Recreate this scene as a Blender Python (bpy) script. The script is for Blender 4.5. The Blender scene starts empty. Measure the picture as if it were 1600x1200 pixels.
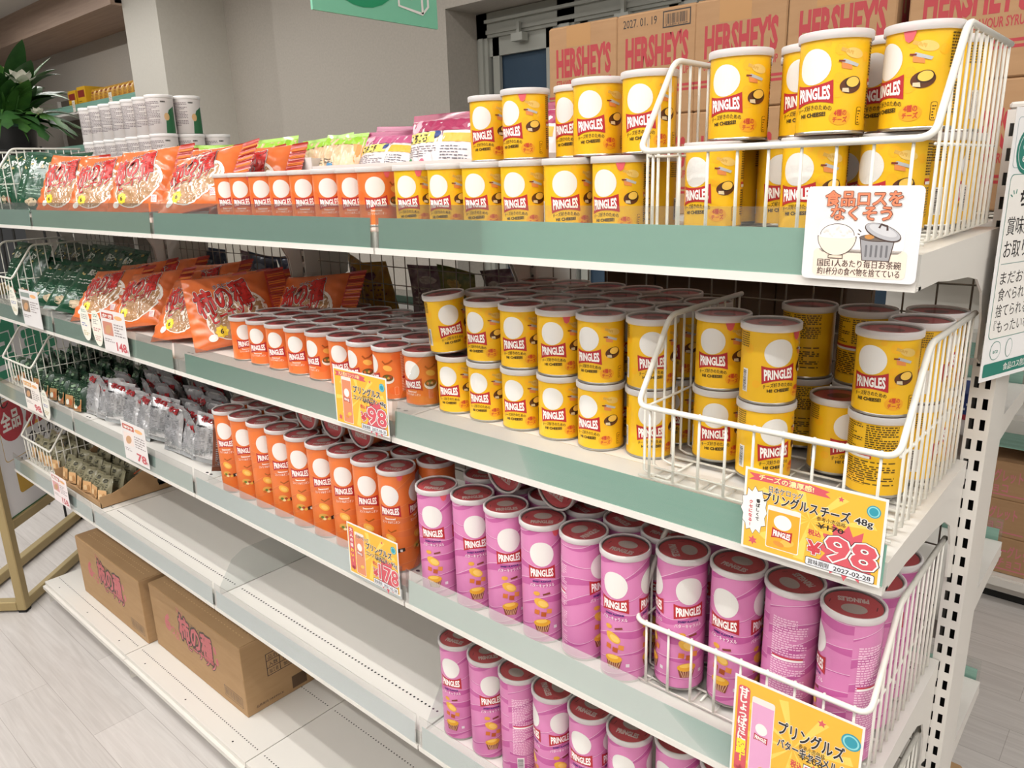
import bpy, math, random
from mathutils import Vector, Matrix, Euler
from mathutils.geometry import tessellate_polygon
R_ = math.radians
S = bpy.context.scene
COL = S.collection
rnd = random.Random(7)

# ---------------------------------------------------------------- camera
cam = bpy.data.cameras.new('camera')
camo = bpy.data.objects.new('camera', cam)
COL.objects.link(camo)
S.camera = camo
cam.sensor_width = 36.0
cam.lens = 1185.0 / 1600.0 * 36.0
cam.clip_start = 0.02
cam.clip_end = 100
_cr = Vector((0.75117853, 0.65948494, -0.02846806))
_cd = Vector((0.15526051, -0.21843578, -0.96342098))
_cf = Vector((-0.64158007, 0.71928118, -0.26647625))
camo.matrix_world = Matrix(((_cr.x, -_cd.x, -_cf.x, 0.2065134), (_cr.y, -_cd.y, -_cf.y, -0.8878316),
                            (_cr.z, -_cd.z, -_cf.z, 1.9173745), (0, 0, 0, 1)))

# ---------------------------------------------------------------- colour management, world, lights
S.view_settings.view_transform = 'Standard'
S.view_settings.look = 'None'
S.view_settings.gamma = 1.0
S.view_settings.use_curve_mapping = False
S.view_settings.exposure = -0.22
S.cycles.transparent_max_bounces = 16
S.cycles.max_bounces = 6
S.cycles.caustics_reflective = False
S.cycles.caustics_refractive = False
W = bpy.data.worlds.new('world')
S.world = W
W.use_nodes = True
W.node_tree.nodes['Background'].inputs[0].default_value = (1.0, 0.98, 0.96, 1)
W.node_tree.nodes['Background'].inputs[1].default_value = 0.06
CEIL = 3.794


def area(name, loc, sx, sy, power, color=(1.0, 0.983, 0.96), rot=(0, 0, 0)):
    l = bpy.data.lights.new(name, 'AREA')
    l.shape = 'RECTANGLE'
    l.size = sx
    l.size_y = sy
    l.energy = power
    l.color = color
    o = bpy.data.objects.new(name, l)
    o.location = loc
    o.rotation_euler = rot
    COL.objects.link(o)
    return o


area('ceiling_tube_light', (-1.4, -0.93, 3.70), 8.0, 0.035, 84)
area('ceiling_tube_light', (-1.4, -1.24, 3.70), 8.0, 0.035, 76)
area('ceiling_tube_light', (-1.4, -2.10, 3.70), 8.0, 0.035, 98)
area('ceiling_tube_light', (-1.4, -3.30, 3.70), 8.0, 0.05, 92)
area('ceiling_tube_light', (-1.4, -5.00, 3.70), 8.0, 0.06, 78)
area('ceiling_tube_light', (-1.4, -7.20, 3.70), 8.0, 0.06, 60)
area('ceiling_tube_light', (-1.4, 1.9, 3.70), 9.0, 0.06, 42)
area('ceiling_tube_light', (-7.6, 1.5, 3.70), 5.0, 0.06, 70)
area('ceiling_panel_light', (3.2, -1.0, 3.70), 1.6, 3.0, 85)

# ---------------------------------------------------------------- materials
def lin(c):
    c /= 255.0
    return c / 12.92 if c <= 0.04045 else ((c + 0.055) / 1.055) ** 2.4


def rgb(h):
    h = h.lstrip('#')
    return (lin(int(h[0:2], 16)), lin(int(h[2:4], 16)), lin(int(h[4:6], 16)), 1.0)


MATS = {}


def mat(name, hexc, rough=0.5, metal=0.0, spec=0.5, coat=0.0, noise=None, emit=0.0):
    """noise = (scale vector, hex second colour, amount, bump)"""
    if name in MATS:
        return MATS[name]
    m = bpy.data.materials.new(name)
    m.use_nodes = True
    nt = m.node_tree
    b = nt.nodes['Principled BSDF']
    b.inputs['Base Color'].default_value = rgb(hexc)
    b.inputs['Roughness'].default_value = rough
    b.inputs['Metallic'].default_value = metal
    b.inputs['Specular IOR Level'].default_value = spec
    b.inputs['Coat Weight'].default_value = coat
    if emit:
        b.inputs['Emission Color'].default_value = rgb(hexc)
        b.inputs['Emission Strength'].default_value = emit
    if noise:
        sc, hx, amt, bump = noise
        tc = nt.nodes.new('ShaderNodeTexCoord')
        mp = nt.nodes.new('ShaderNodeMapping')
        mp.inputs['Scale'].default_value = sc
        nt.links.new(tc.outputs['Object'], mp.inputs['Vector'])
        n = nt.nodes.new('ShaderNodeTexNoise')
        n.inputs['Scale'].default_value = 1.0
        n.inputs['Detail'].default_value = 6
        nt.links.new(mp.outputs['Vector'], n.inputs['Vector'])
        if amt:
            mx = nt.nodes.new('ShaderNodeMix')
            mx.data_type = 'RGBA'
            mr = nt.nodes.new('ShaderNodeMapRange')
            mr.inputs['From Min'].default_value = 0.3
            mr.inputs['From Max'].default_value = 0.7
            mr.inputs['To Max'].default_value = amt
            nt.links.new(n.outputs['Fac'], mr.inputs['Value'])
            nt.links.new(mr.outputs['Result'], mx.inputs['Factor'])
            mx.inputs[6].default_value = rgb(hexc)
            mx.inputs[7].default_value = rgb(hx)
            nt.links.new(mx.outputs[2], b.inputs['Base Color'])
        if bump:
            bp = nt.nodes.new('ShaderNodeBump')
            bp.inputs['Strength'].default_value = bump
            bp.inputs['Distance'].default_value = 0.01
            nt.links.new(n.outputs['Fac'], bp.inputs['Height'])
            nt.links.new(bp.outputs['Normal'], b.inputs['Normal'])
    MATS[name] = m
    return m


def clear_mat(name, tint='#ffffff', trans=0.9, rough=0.08, gloss=(0.04, 0.5), haze='#ffffff', haze_amt=0.0):
    if name in MATS:
        return MATS[name]
    m = bpy.data.materials.new(name)
    m.use_nodes = True
    nt = m.node_tree
    nt.nodes.remove(nt.nodes['Principled BSDF'])
    out = nt.nodes['Material Output']
    tr = nt.nodes.new('ShaderNodeBsdfTransparent')
    c = rgb(tint)
    tr.inputs[0].default_value = (c[0] * trans, c[1] * trans, c[2] * trans, 1)
    gl = nt.nodes.new('ShaderNodeBsdfGlossy')
    gl.inputs['Roughness'].default_value = rough
    gl.inputs[0].default_value = (1, 1, 1, 1)
    fr = nt.nodes.new('ShaderNodeFresnel')
    fr.inputs[0].default_value = 1.45
    mr = nt.nodes.new('ShaderNodeMapRange')
    mr.inputs['To Min'].default_value = gloss[0]
    mr.inputs['To Max'].default_value = gloss[1]
    nt.links.new(fr.outputs[0], mr.inputs['Value'])
    mx = nt.nodes.new('ShaderNodeMixShader')
    nt.links.new(mr.outputs[0], mx.inputs[0])
    nt.links.new(tr.outputs[0], mx.inputs[1])
    nt.links.new(gl.outputs[0], mx.inputs[2])
    last = mx
    if haze_amt:
        df = nt.nodes.new('ShaderNodeBsdfDiffuse')
        df.inputs[0].default_value = rgb(haze)
        m2 = nt.nodes.new('ShaderNodeMixShader')
        m2.inputs[0].default_value = haze_amt
        nt.links.new(mx.outputs[0], m2.inputs[1])
        nt.links.new(df.outputs[0], m2.inputs[2])
        last = m2
    nt.links.new(last.outputs[0], out.inputs[0])
    MATS[name] = m
    return m


def paint(hexc):
    """printed ink: a plain glossy colour named after its hex"""
    return mat('ink_' + hexc.lstrip('#'), hexc, 0.42)


WHITE_METAL = mat('white_powder_coat', '#dcd8d1', 0.38, spec=0.4)
RAIL_CLEAR = clear_mat('clear_rail_plastic', '#fbfcfb', 0.95, 0.12, (0.02, 0.42), '#f4f4f0', 0.025)
LID_CLEAR = clear_mat('clear_lid_plastic', '#f8f4f2', 0.95, 0.12, (0.02, 0.5), '#efe9e6', 0.02)
LID_RING = clear_mat('milky_lid_ring', '#f6efec', 0.8, 0.2, (0.04, 0.5), '#f4f1ef', 0.58)
FOIL_RED = mat('red_foil_seal', '#da525a', 0.4)
FOIL_SILVER = mat('silver_foil', '#cfcac6', 0.25, metal=0.9)
TIN = mat('tin_rim', '#b9b7b2', 0.28, metal=0.95)
WIRE = mat('white_wire_coating', '#dedbd1', 0.35)
STEEL_WIRE = mat('grey_mesh_wire', '#8f8a80', 0.4, metal=0.6)
DARK = mat('dark_hole', '#161514', 0.9)
CARD = mat('brown_cardboard', '#b08f68', 0.85, noise=((9, 9, 60), '#a3815a', 0.5, 0.05))
CARD2 = mat('tan_cardboard', '#a98560', 0.85, noise=((12, 12, 70), '#9c7854', 0.5, 0.05))
CARD_DK = mat('cardboard_edge', '#8a6540', 0.9)
TAPE = mat('packing_tape', '#ad8250', 0.35)


# ---------------------------------------------------------------- mesh builder
class MB:
    def __init__(self):
        self.v, self.f, self.m, self.mats, self.sm = [], [], [], [], []

    def mi(self, m):
        if m not in self.mats:
            self.mats.append(m)
        return self.mats.index(m)

    def add(self, vs, fs, m, smooth=False):
        o = len(self.v)
        k = self.mi(m)
        self.v.extend([tuple(p) for p in vs])
        for f in fs:
            self.f.append([i + o for i in f])
            self.m.append(k)
            self.sm.append(smooth)

    def box(self, lo, hi, m, mx=None):
        x0, y0, z0 = lo
        x1, y1, z1 = hi
        vs = [(x0, y0, z0), (x1, y0, z0), (x1, y1, z0), (x0, y1, z0), (x0, y0, z1), (x1, y0, z1), (x1, y1, z1), (x0, y1, z1)]
        if mx is not None:
            vs = [mx @ Vector(p) for p in vs]
        self.add(vs, [(0, 3, 2, 1), (4, 5, 6, 7), (0, 1, 5, 4), (1, 2, 6, 5), (2, 3, 7, 6), (3, 0, 4, 7)], m)

    def rbox(self, lo, hi, m, b=0.003, mx=None):
        """box with bevelled vertical and horizontal edges (chamfer)"""
        x0, y0, z0 = lo
        x1, y1, z1 = hi
        ring = lambda i, z: [(x0 + b + i, y0 + i, z), (x1 - b - i, y0 + i, z), (x1 - i, y0 + b + i, z), (x1 - i, y1 - b - i, z),
                             (x1 - b - i, y1 - i, z), (x0 + b + i, y1 - i, z), (x0 + i, y1 - b - i, z), (x0 + i, y0 + b + i, z)]
        vs = ring(b * .7, z0) + ring(0, z0 + b) + ring(0, z1 - b) + ring(b * .7, z1)
        fs = [tuple(range(7, -1, -1)), tuple(range(24, 32))]
        for k in range(3):
            for i in range(8):
                j = (i + 1) % 8
                fs.append((k * 8 + i, k * 8 + j, k * 8 + 8 + j, k * 8 + 8 + i))
        if mx is not None:
            vs = [mx @ Vector(p) for p in vs]
        self.add(vs, fs, m)

    def tube(self, pts, r, m, seg=8, caps=True, closed=False):
        pts = [Vector(p) for p in pts]
        n = len(pts)
        vs, fs = [], []
        up = None
        for i, p in enumerate(pts):
            a = pts[i - 1] if (i > 0 or closed) else p
            b = pts[(i + 1) % n] if (i < n - 1 or closed) else p
            t = (b - a).normalized()
            if up is None:
                up = t.orthogonal().normalized()
            else:
                up = (up - t * up.dot(t))
                up = up.normalized() if up.length > 1e-6 else t.orthogonal().normalized()
            w = t.cross(up)
            k = 1.0
            if 0 < i < n - 1 or closed:
                d1 = (p - a).normalized()
                k = 1.0 / max(0.5, math.sqrt(max(0.05, (1 + d1.dot((b - p).normalized())) / 2)))
            for j in range(seg):
                an = 2 * math.pi * j / seg
                vs.append(p + (up * math.cos(an) + w * math.sin(an)) * r * min(k, 1.3))
        rings = n if closed else n - 1
        for i in range(rings):
            for j in range(seg):
                a0, b0 = i * seg, ((i + 1) % n) * seg
                fs.append((a0 + j, a0 + (j + 1) % seg, b0 + (j + 1) % seg, b0 + j))
        if caps and not closed:
            fs.append(tuple(range(seg - 1, -1, -1)))
            fs.append(tuple((n - 1) * seg + j for j in range(seg)))
        self.add(vs, fs, m, True)

    def lathe(self, prof, m, seg=40, smooth=True, center=(0, 0)):
        vs, fs = [], []
        for (r, z) in prof:
            for j in range(seg):
                a = 2 * math.pi * j / seg
                vs.append((center[0] + r * math.sin(a), center[1] - r * math.cos(a), z))
        for i in range(len(prof) - 1):
            for j in range(seg):
                k = (j + 1) % seg
                fs.append((i * seg + j, i * seg + k, (i + 1) * seg + k, (i + 1) * seg + j))
        self.add(vs, fs, m, smooth)

    def disc(self, r, z, m, seg=40, down=False, center=(0, 0)):
        vs = [(center[0] + r * math.sin(2 * math.pi * j / seg), center[1] - r * math.cos(2 * math.pi * j / seg), z) for j in range(seg)]
        f = tuple(range(seg))
        self.add(vs, [f[::-1] if down else f], m)

    def prism(self, poly, axis, a, b, m, mx=None):
        """poly: list of 2d points, extruded along axis ('x','y','z') from a to b"""
        def P(p, t):
            return {'x': (t, p[0], p[1]), 'y': (p[0], t, p[1]), 'z': (p[0], p[1], t)}[axis]
        n = len(poly)
        vs = [P(p, a) for p in poly] + [P(p, b) for p in poly]
        if mx is not None:
            vs = [mx @ Vector(q) for q in vs]
        fs = []
        tris = tessellate_polygon([[Vector((p[0], p[1], 0)) for p in poly]])
        for t in tris:
            fs.append(tuple(t))
            fs.append(tuple(n + i for i in t[::-1]))
        for i in range(n):
            j = (i + 1) % n
            fs.append((i, j, n + j, n + i))
        self.add(vs, fs, m)

    def build(self, name, parent=None, fixn=False):
        me = bpy.data.meshes.new(name)
        me.from_pydata(self.v, [], self.f)
        for m in self.mats:
            me.materials.append(m)
        me.polygons.foreach_set('material_index', self.m)
        me.polygons.foreach_set('use_smooth', self.sm)
        me.update()
        if fixn:
            import bmesh
            bm = bmesh.new()
            bm.from_mesh(me)
            bmesh.ops.recalc_face_normals(bm, faces=bm.faces)
            bm.to_mesh(me)
            bm.free()
        o = bpy.data.objects.new(name, me)
        COL.objects.link(o)
        if parent is not None:
            o.parent = parent
        return o


# ---------------------------------------------------------------- flat graphics (print), mapped onto planes, cylinders and bags
_GL = {}


def glyphs(text, bold=0.0, vert=False):
    key = (text, round(bold, 4), vert)
    if key in _GL:
        return _GL[key]
    c = bpy.data.curves.new('lettering', 'FONT')
    c.body = '\n'.join(text) if vert else text
    c.resolution_u = 2
    c.offset = bold
    if vert:
        c.align_x = 'CENTER'
        c.space_line = 0.92
    o = bpy.data.objects.new('lettering', c)
    me = o.to_mesh()
    vs = [(v.co.x, v.co.y) for v in me.vertices]
    fs = [tuple(p.vertices) for p in me.polygons]
    o.to_mesh_clear()
    bpy.data.objects.remove(o)
    bpy.data.curves.remove(c)
    if not vs:
        vs, fs = [(0, 0), (1, 0), (1, 1)], []
    x0 = min(v[0] for v in vs)
    x1 = max(v[0] for v in vs)
    y0 = min(v[1] for v in vs)
    y1 = max(v[1] for v in vs)
    _GL[key] = (vs, fs, x0, x1, y0, y1)
    return _GL[key]


class Print:
    def __init__(self):
        self.items = []   # (verts2d, faces, material, layer)

    def poly(self, pts, m, layer=1):
        tr = tessellate_polygon([[Vector((p[0], p[1], 0)) for p in pts]])
        self.items.append((list(pts), [tuple(t) for t in tr], m, layer))
        return self

    def rect(self, x0, y0, x1, y1, m, layer=1, r=0.0):
        if r:
            pts = []
            for cx, cy, a0 in ((x1 - r, y0 + r, -90), (x1 - r, y1 - r, 0), (x0 + r, y1 - r, 90), (x0 + r, y0 + r, 180)):
                for k in range(5):
                    a = R_(a0 + k * 22.5)
                    pts.append((cx + r * math.cos(a), cy + r * math.sin(a)))
        else:
            pts = [(x0, y0), (x1, y0), (x1, y1), (x0, y1)]
        return self.poly(pts, m, layer)

    def oval(self, cx, cy, rx, ry, m, layer=1, rot=0, n=28):
        a = R_(rot)
        pts = []
        for k in range(n):
            t = 2 * math.pi * k / n
            x, y = rx * math.cos(t), ry * math.sin(t)
            pts.append((cx + x * math.cos(a) - y * math.sin(a), cy + x * math.sin(a) + y * math.cos(a)))
        return self.poly(pts, m, layer)

    def star(self, cx, cy, r0, r1, n, m, layer=1, sx=1.0, rot=0.0, jit=0.0, seed=1):
        rr = random.Random(seed)
        pts = []
        for k in range(2 * n):
            r = (r0 if k % 2 == 0 else r1) * (1 + rr.uniform(-jit, jit))
            a = math.pi * k / n + rot
            pts.append((cx + sx * r * math.sin(a), cy + r * math.cos(a)))
        return self.poly(pts, m, layer)

    def line(self, pts, w, m, layer=1, w2=None):
        n = len(pts)
        L, Rr = [], []
        for i in range(n):
            a = pts[max(0, i - 1)]
            b = pts[min(n - 1, i + 1)]
            dx, dy = b[0] - a[0], b[1] - a[1]
            d = math.hypot(dx, dy) or 1
            ww = w if w2 is None else w + (w2 - w) * i / max(1, n - 1)
            L.append((pts[i][0] - dy / d * ww / 2, pts[i][1] + dx / d * ww / 2))
            Rr.append((pts[i][0] + dy / d * ww / 2, pts[i][1] - dx / d * ww / 2))
        vs = L + Rr
        fs = [(i, i + 1, n + i + 1, n + i) for i in range(n - 1)]
        self.items.append((vs, fs, m, layer))
        return self

    def text(self, s, x, y, h, m, layer=2, width=None, bold=0.015, align='l', rot=0.0, outline=None, vert=False, warp=None, shear=0.0, maxsimple=True):
        """h = capital height; width forces the total width; outline = [(material, offset), ...] outermost first"""
        cjk = any(ord(ch) > 0x3000 for ch in s)
        base = glyphs(s, 0.0 if cjk else bold, vert)
        x0, x1, y0, y1 = base[2:]
        if vert:
            k = h / (y1 - y0)
            kx = k if width is None else width / (x1 - x0)
            oy = y0
        else:
            k = h / 0.73
            kx = k if width is None else width / max(1e-6, x1 - x0)
            oy = 0.0
        al = {'l': x0, 'c': (x0 + x1) / 2, 'r': x1}[align]
        ca, sa = math.cos(R_(rot)), math.sin(R_(rot))
        lay = layer
        for (om, off) in (outline or []) + [(m, None)]:
            rad = 0.0
            g = base
            if cjk:
                # heavier strokes: the same glyph laid down again around itself
                rad = bold + (off or 0.0)
            elif off is not None:
                g = glyphs(s, bold + off, vert)
            cnt = 0 if rad < 0.004 else 4 if rad < 0.02 else 8 if rad < 0.05 else 12
            sh = [(0.0, 0.0)] + [(rad * math.cos(2 * math.pi * q / cnt), rad * math.sin(2 * math.pi * q / cnt)) for q in range(cnt)]
            if cnt == 4 and maxsimple:
                sh = [(-rad, 0.0), (rad, 0.0)]
            for dx, dy in sh:
                lay += 0.05
                vs = []
                for (px, py) in g[0]:
                    u, w = (px + dx - al) * kx, (py + dy - oy) * k
                    u += shear * w
                    if warp:
                        u, w = warp(u, w)
                    vs.append((x + u * ca - w * sa, y + u * sa + w * ca))
                self.items.append((vs, g[1], om, lay))
            lay += 0.4
        return self

    def scribble(self, x0, y0, x1, y1, rows, m, layer=1, seed=0, fill=0.55, vert=False, dash=0.12):
        """rows of tiny unreadable print"""
        rr = random.Random(seed)
        hgt = (y1 - y0) / rows
        for i in range(rows):
            y = y0 + i * hgt
            x = x0
            end = x1 - (x1 - x0) * rr.choice([0, 0, 0, 0.1, 0.3, 0.5])
            while x < end - 1e-6:
                w = (x1 - x0) * dash * rr.uniform(0.5, 1.3)
                xe = min(end, x + w)
                self.items.append(([(x, y), (xe, y), (xe, y + hgt * fill), (x, y + hgt * fill)], [(0, 1, 2, 3)], m, layer))
                x = xe + (x1 - x0) * dash * 0.28
        return self

    def bars(self, x0, y0, x1, y1, m, layer=2, seed=3, across=True):
        rr = random.Random(seed)
        a0, a1 = (x0, x1) if across else (y0, y1)
        p = a0
        while p < a1:
            w = (a1 - a0) * rr.choice([0.012, 0.02, 0.03])
            if across:
                self.rect(p, y0, min(p + w, a1), y1, m, layer)
            else:
                self.rect(x0, p, x1, min(p + w, a1), m, layer)
            p += w + (a1 - a0) * rr.choice([0.012, 0.02, 0.03])
        return self

    def emit(self, mb, f, maxlen=None, eps=1.0):
        for vs, fs, m, layer in self.items:
            if maxlen is None:
                mb.add([f(x, y, layer) for x, y in vs], fs, m, False)
            else:
                out_v = list(vs)
                tris = []
                for face in fs:
                    for i in range(1, len(face) - 1):
                        tris.append((face[0], face[i], face[i + 1]))
                cache = {}
                res = []
                while tris:
                    a, b, c = tris.pop()
                    e = [(abs(out_v[a][0] - out_v[b][0]), a, b, c), (abs(out_v[b][0] - out_v[c][0]), b, c, a), (abs(out_v[c][0] - out_v[a][0]), c, a, b)]
                    L, p, q, r = max(e)
                    if L <= maxlen:
                        res.append((a, b, c))
                        continue
                    key = (min(p, q), max(p, q))
                    if key not in cache:
                        cache[key] = len(out_v)
                        out_v.append(((out_v[p][0] + out_v[q][0]) / 2, (out_v[p][1] + out_v[q][1]) / 2))
                    k = cache[key]
                    tris.append((p, k, r))
                    tris.append((k, q, r))
                mb.add([f(x, y, layer) for x, y in out_v], res, m, False)


def plane_map(origin, ux, uy, eps=0.00018):
    o, ux, uy = Vector(origin), Vector(ux), Vector(uy)
    n = ux.cross(uy).normalized()
    return lambda x, y, l: o + ux * x + uy * y + n * (l * eps)


def cyl_map(R, eps=0.00022, z0=0.0):
    return lambda s, t, l: ((R + l * eps) * math.sin(s / R), -(R + l * eps) * math.cos(s / R), z0 + t)


# ---------------------------------------------------------------- object bookkeeping
def empty(name, loc=(0, 0, 0), rot=(0, 0, 0)):
    o = bpy.data.objects.new(name, None)
    o.empty_display_size = 0.05
    o.location = loc
    o.rotation_euler = rot
    COL.objects.link(o)
    return o


def tag(o, label=None, cat=None, group=None, kind=None):
    if label:
        o['label'] = label
    if cat:
        o['category'] = cat
    if group:
        o['group'] = group
    if kind:
        o['kind'] = kind
    return o


def thing(name, label, cat, loc=(0, 0, 0), rot=(0, 0, 0), group=None):
    return tag(empty(name, loc, rot), label, cat, group)


def copy_tree(o, parent=None):
    c = o.copy()
    COL.objects.link(c)
    if parent is not None:
        c.parent = parent
    for ch in list(o.children):
        copy_tree(ch, c)
    return c


def remove_tree(o):
    for ch in list(o.children):
        remove_tree(ch)
    bpy.data.objects.remove(o)


def world_verts(r):
    M = Matrix.Translation(r.location) @ r.rotation_euler.to_matrix().to_4x4() @ Matrix.Diagonal((r.scale.x, r.scale.y, r.scale.z, 1))
    for ch in r.children:
        if ch.type == 'MESH':
            for v in ch.data.vertices:
                yield M @ v.co


def settle(r, z, ymax=None):
    # rest the lowest point of a thing at height z and keep it clear of the wire panel
    vs = list(world_verts(r))
    r.location.z += z - min(v.z for v in vs)
    if ymax is not None:
        r.location.y -= max(0.0, max(v.y for v in vs) - ymax)


ORD = ('first second third fourth fifth sixth seventh eighth ninth tenth eleventh twelfth thirteenth fourteenth fifteenth '
       'sixteenth seventeenth eighteenth nineteenth twentieth').split()
# ---------------------------------------------------------------- the room
def brick_floor_mat():
    m = bpy.data.materials.new('pale_wood_plank_floor')
    m.use_nodes = True
    nt = m.node_tree
    b = nt.nodes['Principled BSDF']
    b.inputs['Roughness'].default_value = 0.42
    tc = nt.nodes.new('ShaderNodeTexCoord')
    mp = nt.nodes.new('ShaderNodeMapping')
    mp.inputs['Rotation'].default_value = (0, 0, 0)
    nt.links.new(tc.outputs['Object'], mp.inputs['Vector'])
    br = nt.nodes.new('ShaderNodeTexBrick')
    br.offset = 0.37
    br.inputs['Scale'].default_value = 1.0
    br.inputs['Brick Width'].default_value = 1.25
    br.inputs['Row Height'].default_value = 0.19
    br.inputs['Mortar Size'].default_value = 0.0012
    br.inputs['Mortar Smooth'].default_value = 0.2
    br.inputs['Color1'].default_value = rgb('#d2cdc9')
    br.inputs['Color2'].default_value = rgb('#c6c1bd')
    br.inputs['Mortar'].default_value = rgb('#aaa49f')
    nt.links.new(mp.outputs[0], br.inputs['Vector'])
    m2 = nt.nodes.new('ShaderNodeMapping')
    m2.inputs['Scale'].default_value = (2.2, 34, 1)
    nt.links.new(tc.outputs['Object'], m2.inputs['Vector'])
    n = nt.nodes.new('ShaderNodeTexNoise')
    n.inputs['Scale'].default_value = 1.6
    n.inputs['Detail'].default_value = 8
    n.inputs['Distortion'].default_value = 1.2
    nt.links.new(m2.outputs[0], n.inputs['Vector'])
    mx = nt.nodes.new('ShaderNodeMix')
    mx.data_type = 'RGBA'
    mx.blend_type = 'MULTIPLY'
    mx.inputs['Factor'].default_value = 0.55
    cr = nt.nodes.new('ShaderNodeValToRGB')
    cr.color_ramp.elements[0].position = 0.3
    cr.color_ramp.elements[0].color = (0.72, 0.70, 0.69, 1)
    cr.color_ramp.elements[1].position = 0.7
    cr.color_ramp.elements[1].color = (1, 1, 1, 1)
    nt.links.new(n.outputs['Fac'], cr.inputs[0])
    nt.links.new(br.outputs['Color'], mx.inputs[6])
    nt.links.new(cr.outputs[0], mx.inputs[7])
    nt.links.new(mx.outputs[2], b.inputs['Base Color'])
    MATS[m.name] = m
    return m


WALL = mat('warm_grey_wallpaper', '#b9b2a8', 0.85, noise=((60, 60, 60), '#a6a096', 0.5, 0.03))
WALL_L = mat('pale_column_paint', '#c9c5bb', 0.8, noise=((50, 50, 50), '#c0bbb0', 0.5, 0.03))
WOOD = mat('brown_wood_veneer', '#b39a88', 0.6, noise=((1.5, 30, 40), '#9d8575', 0.8, 0.0))
CEILM = mat('ceiling_board', '#d6d2cb', 0.9)


def struct(name, boxes, m, loc=None):
    b = MB()
    for lo, hi in boxes:
        b.box(lo, hi, m)
    return tag(b.build(name), kind='structure')


struct('floor', [((-13, -9.5, -0.05), (4.5, 5.2, 0.0))], brick_floor_mat())
struct('ceiling', [((-13, -9.5, CEIL), (4.5, 5.2, CEIL + 0.06))], CEILM)
struct('wall_back', [((-5.89, 3.05, 0), (-3.81, 3.35, CEIL))], WALL)
struct('wall_left', [((-6.79, 3.13, 0), (-5.89, 3.35, CEIL)), ((-13, 3.0, 0), (-6.80, 3.35, CEIL))], WALL)
struct('wall_column', [((-7.45, 2.5, 0), (-6.79, 3.0, CEIL)), ((-6.80, 3.0, 0), (-6.79, 3.13, CEIL))], WALL_L)
struct('trim_1', [((-13, 2.4, 3.503), (-7.45, 2.44, CEIL)), ((-13, 2.44, 3.503), (-7.45, 3.0, 3.52))], WOOD)
struct('wall_window_head', [((-3.81, 3.05, 3.005), (4.5, 3.5, CEIL))], WALL)
struct('wall_right', [((4.42, -9.5, 0), (4.5, 5.2, CEIL))], WALL)
struct('wall_front', [((-13, -9.5, 0), (4.5, -9.42, CEIL))], WALL)

# window wall of the recess: frames, dark panes
WFR = mat('grey_window_frame', '#a9aaa2', 0.5)
WPANE = mat('dusk_blue_window_pane', '#3f5265', 0.25, spec=0.4)
wroot = tag(empty('window_1', (-3.81, 3.35, 0)), kind='structure')
b = MB()
for x0, x1 in ((0.0, 0.10), (0.72, 0.86), (1.62, 1.76), (2.52, 2.66), (3.42, 3.56), (4.32, 4.46)):
    b.box((x0, 0.0, 0), (x1, 0.07, 3.0), WFR)
    b.box((x0 + 0.03, -0.02, 0), (x1 - 0.03, 0.0, 2.84), WFR)
b.box((0.0, 0.0, 2.84), (8.3, 0.07, 3.0), WFR)
b.box((0.1, -0.015, 2.86), (8.3, 0.0, 2.885), WFR)
b.box((0.1, -0.03, 2.93), (8.3, 0.0, 2.95), WFR)
for x in (0.42, 1.25, 2.1, 3.0):
    b.box((x - 0.05, -0.06, 2.78), (x + 0.05, 0.0, 2.83), WFR)
    b.box((x - 0.012, -0.045, 2.83), (x + 0.012, -0.02, 2.9), WFR)
b.build('window_frame', wroot)
b = MB()
for x in (0.16, 0.64, 0.92, 1.56, 1.82, 2.46):
    b.box((x - 0.03, 0.02, 0), (x + 0.03, 0.05, 2.84), WFR)
b.box((0.1, 0.02, 2.72), (8.3, 0.05, 2.84), WFR)
b.build('sash', wroot)
b = MB()
b.box((0.0, 0.06, 0), (8.3, 0.075, 3.0), WPANE)
b.build('pane', wroot)

# ---------------------------------------------------------------- the island of shelves
ZL = [1.7848, 1.4221, 1.0587, 0.6960]
HS = 0.0386
ZS = [z + HS + 0.0006 for z in ZL]
FY = [0.0, 0.006, 0.009, 0.017]
DECK = 0.13
PW = 0.9
STRIP = [['#9dcbb9', '#9ac8b7', '#a5c7b2', '#a1c4b6'],
         ['#8cc4b0', '#8ac2ae', '#a6c8b8', '#a8c4b9'],
         ['#a2ccc1', '#bdd8dc', '#b2cec8', '#bacfce'],  # from here down the paler blue tones are rail sheen put into colour
         ['#bfd8da', '#c8dce4', '#c6dae1', '#c4d8db']]


def strip_mat(h):
    return mat('strip_paper_' + h.lstrip('#'), h, 0.5, noise=((3, 3, 130), '#a8d0c2', 0.35, 0.0))


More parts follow.
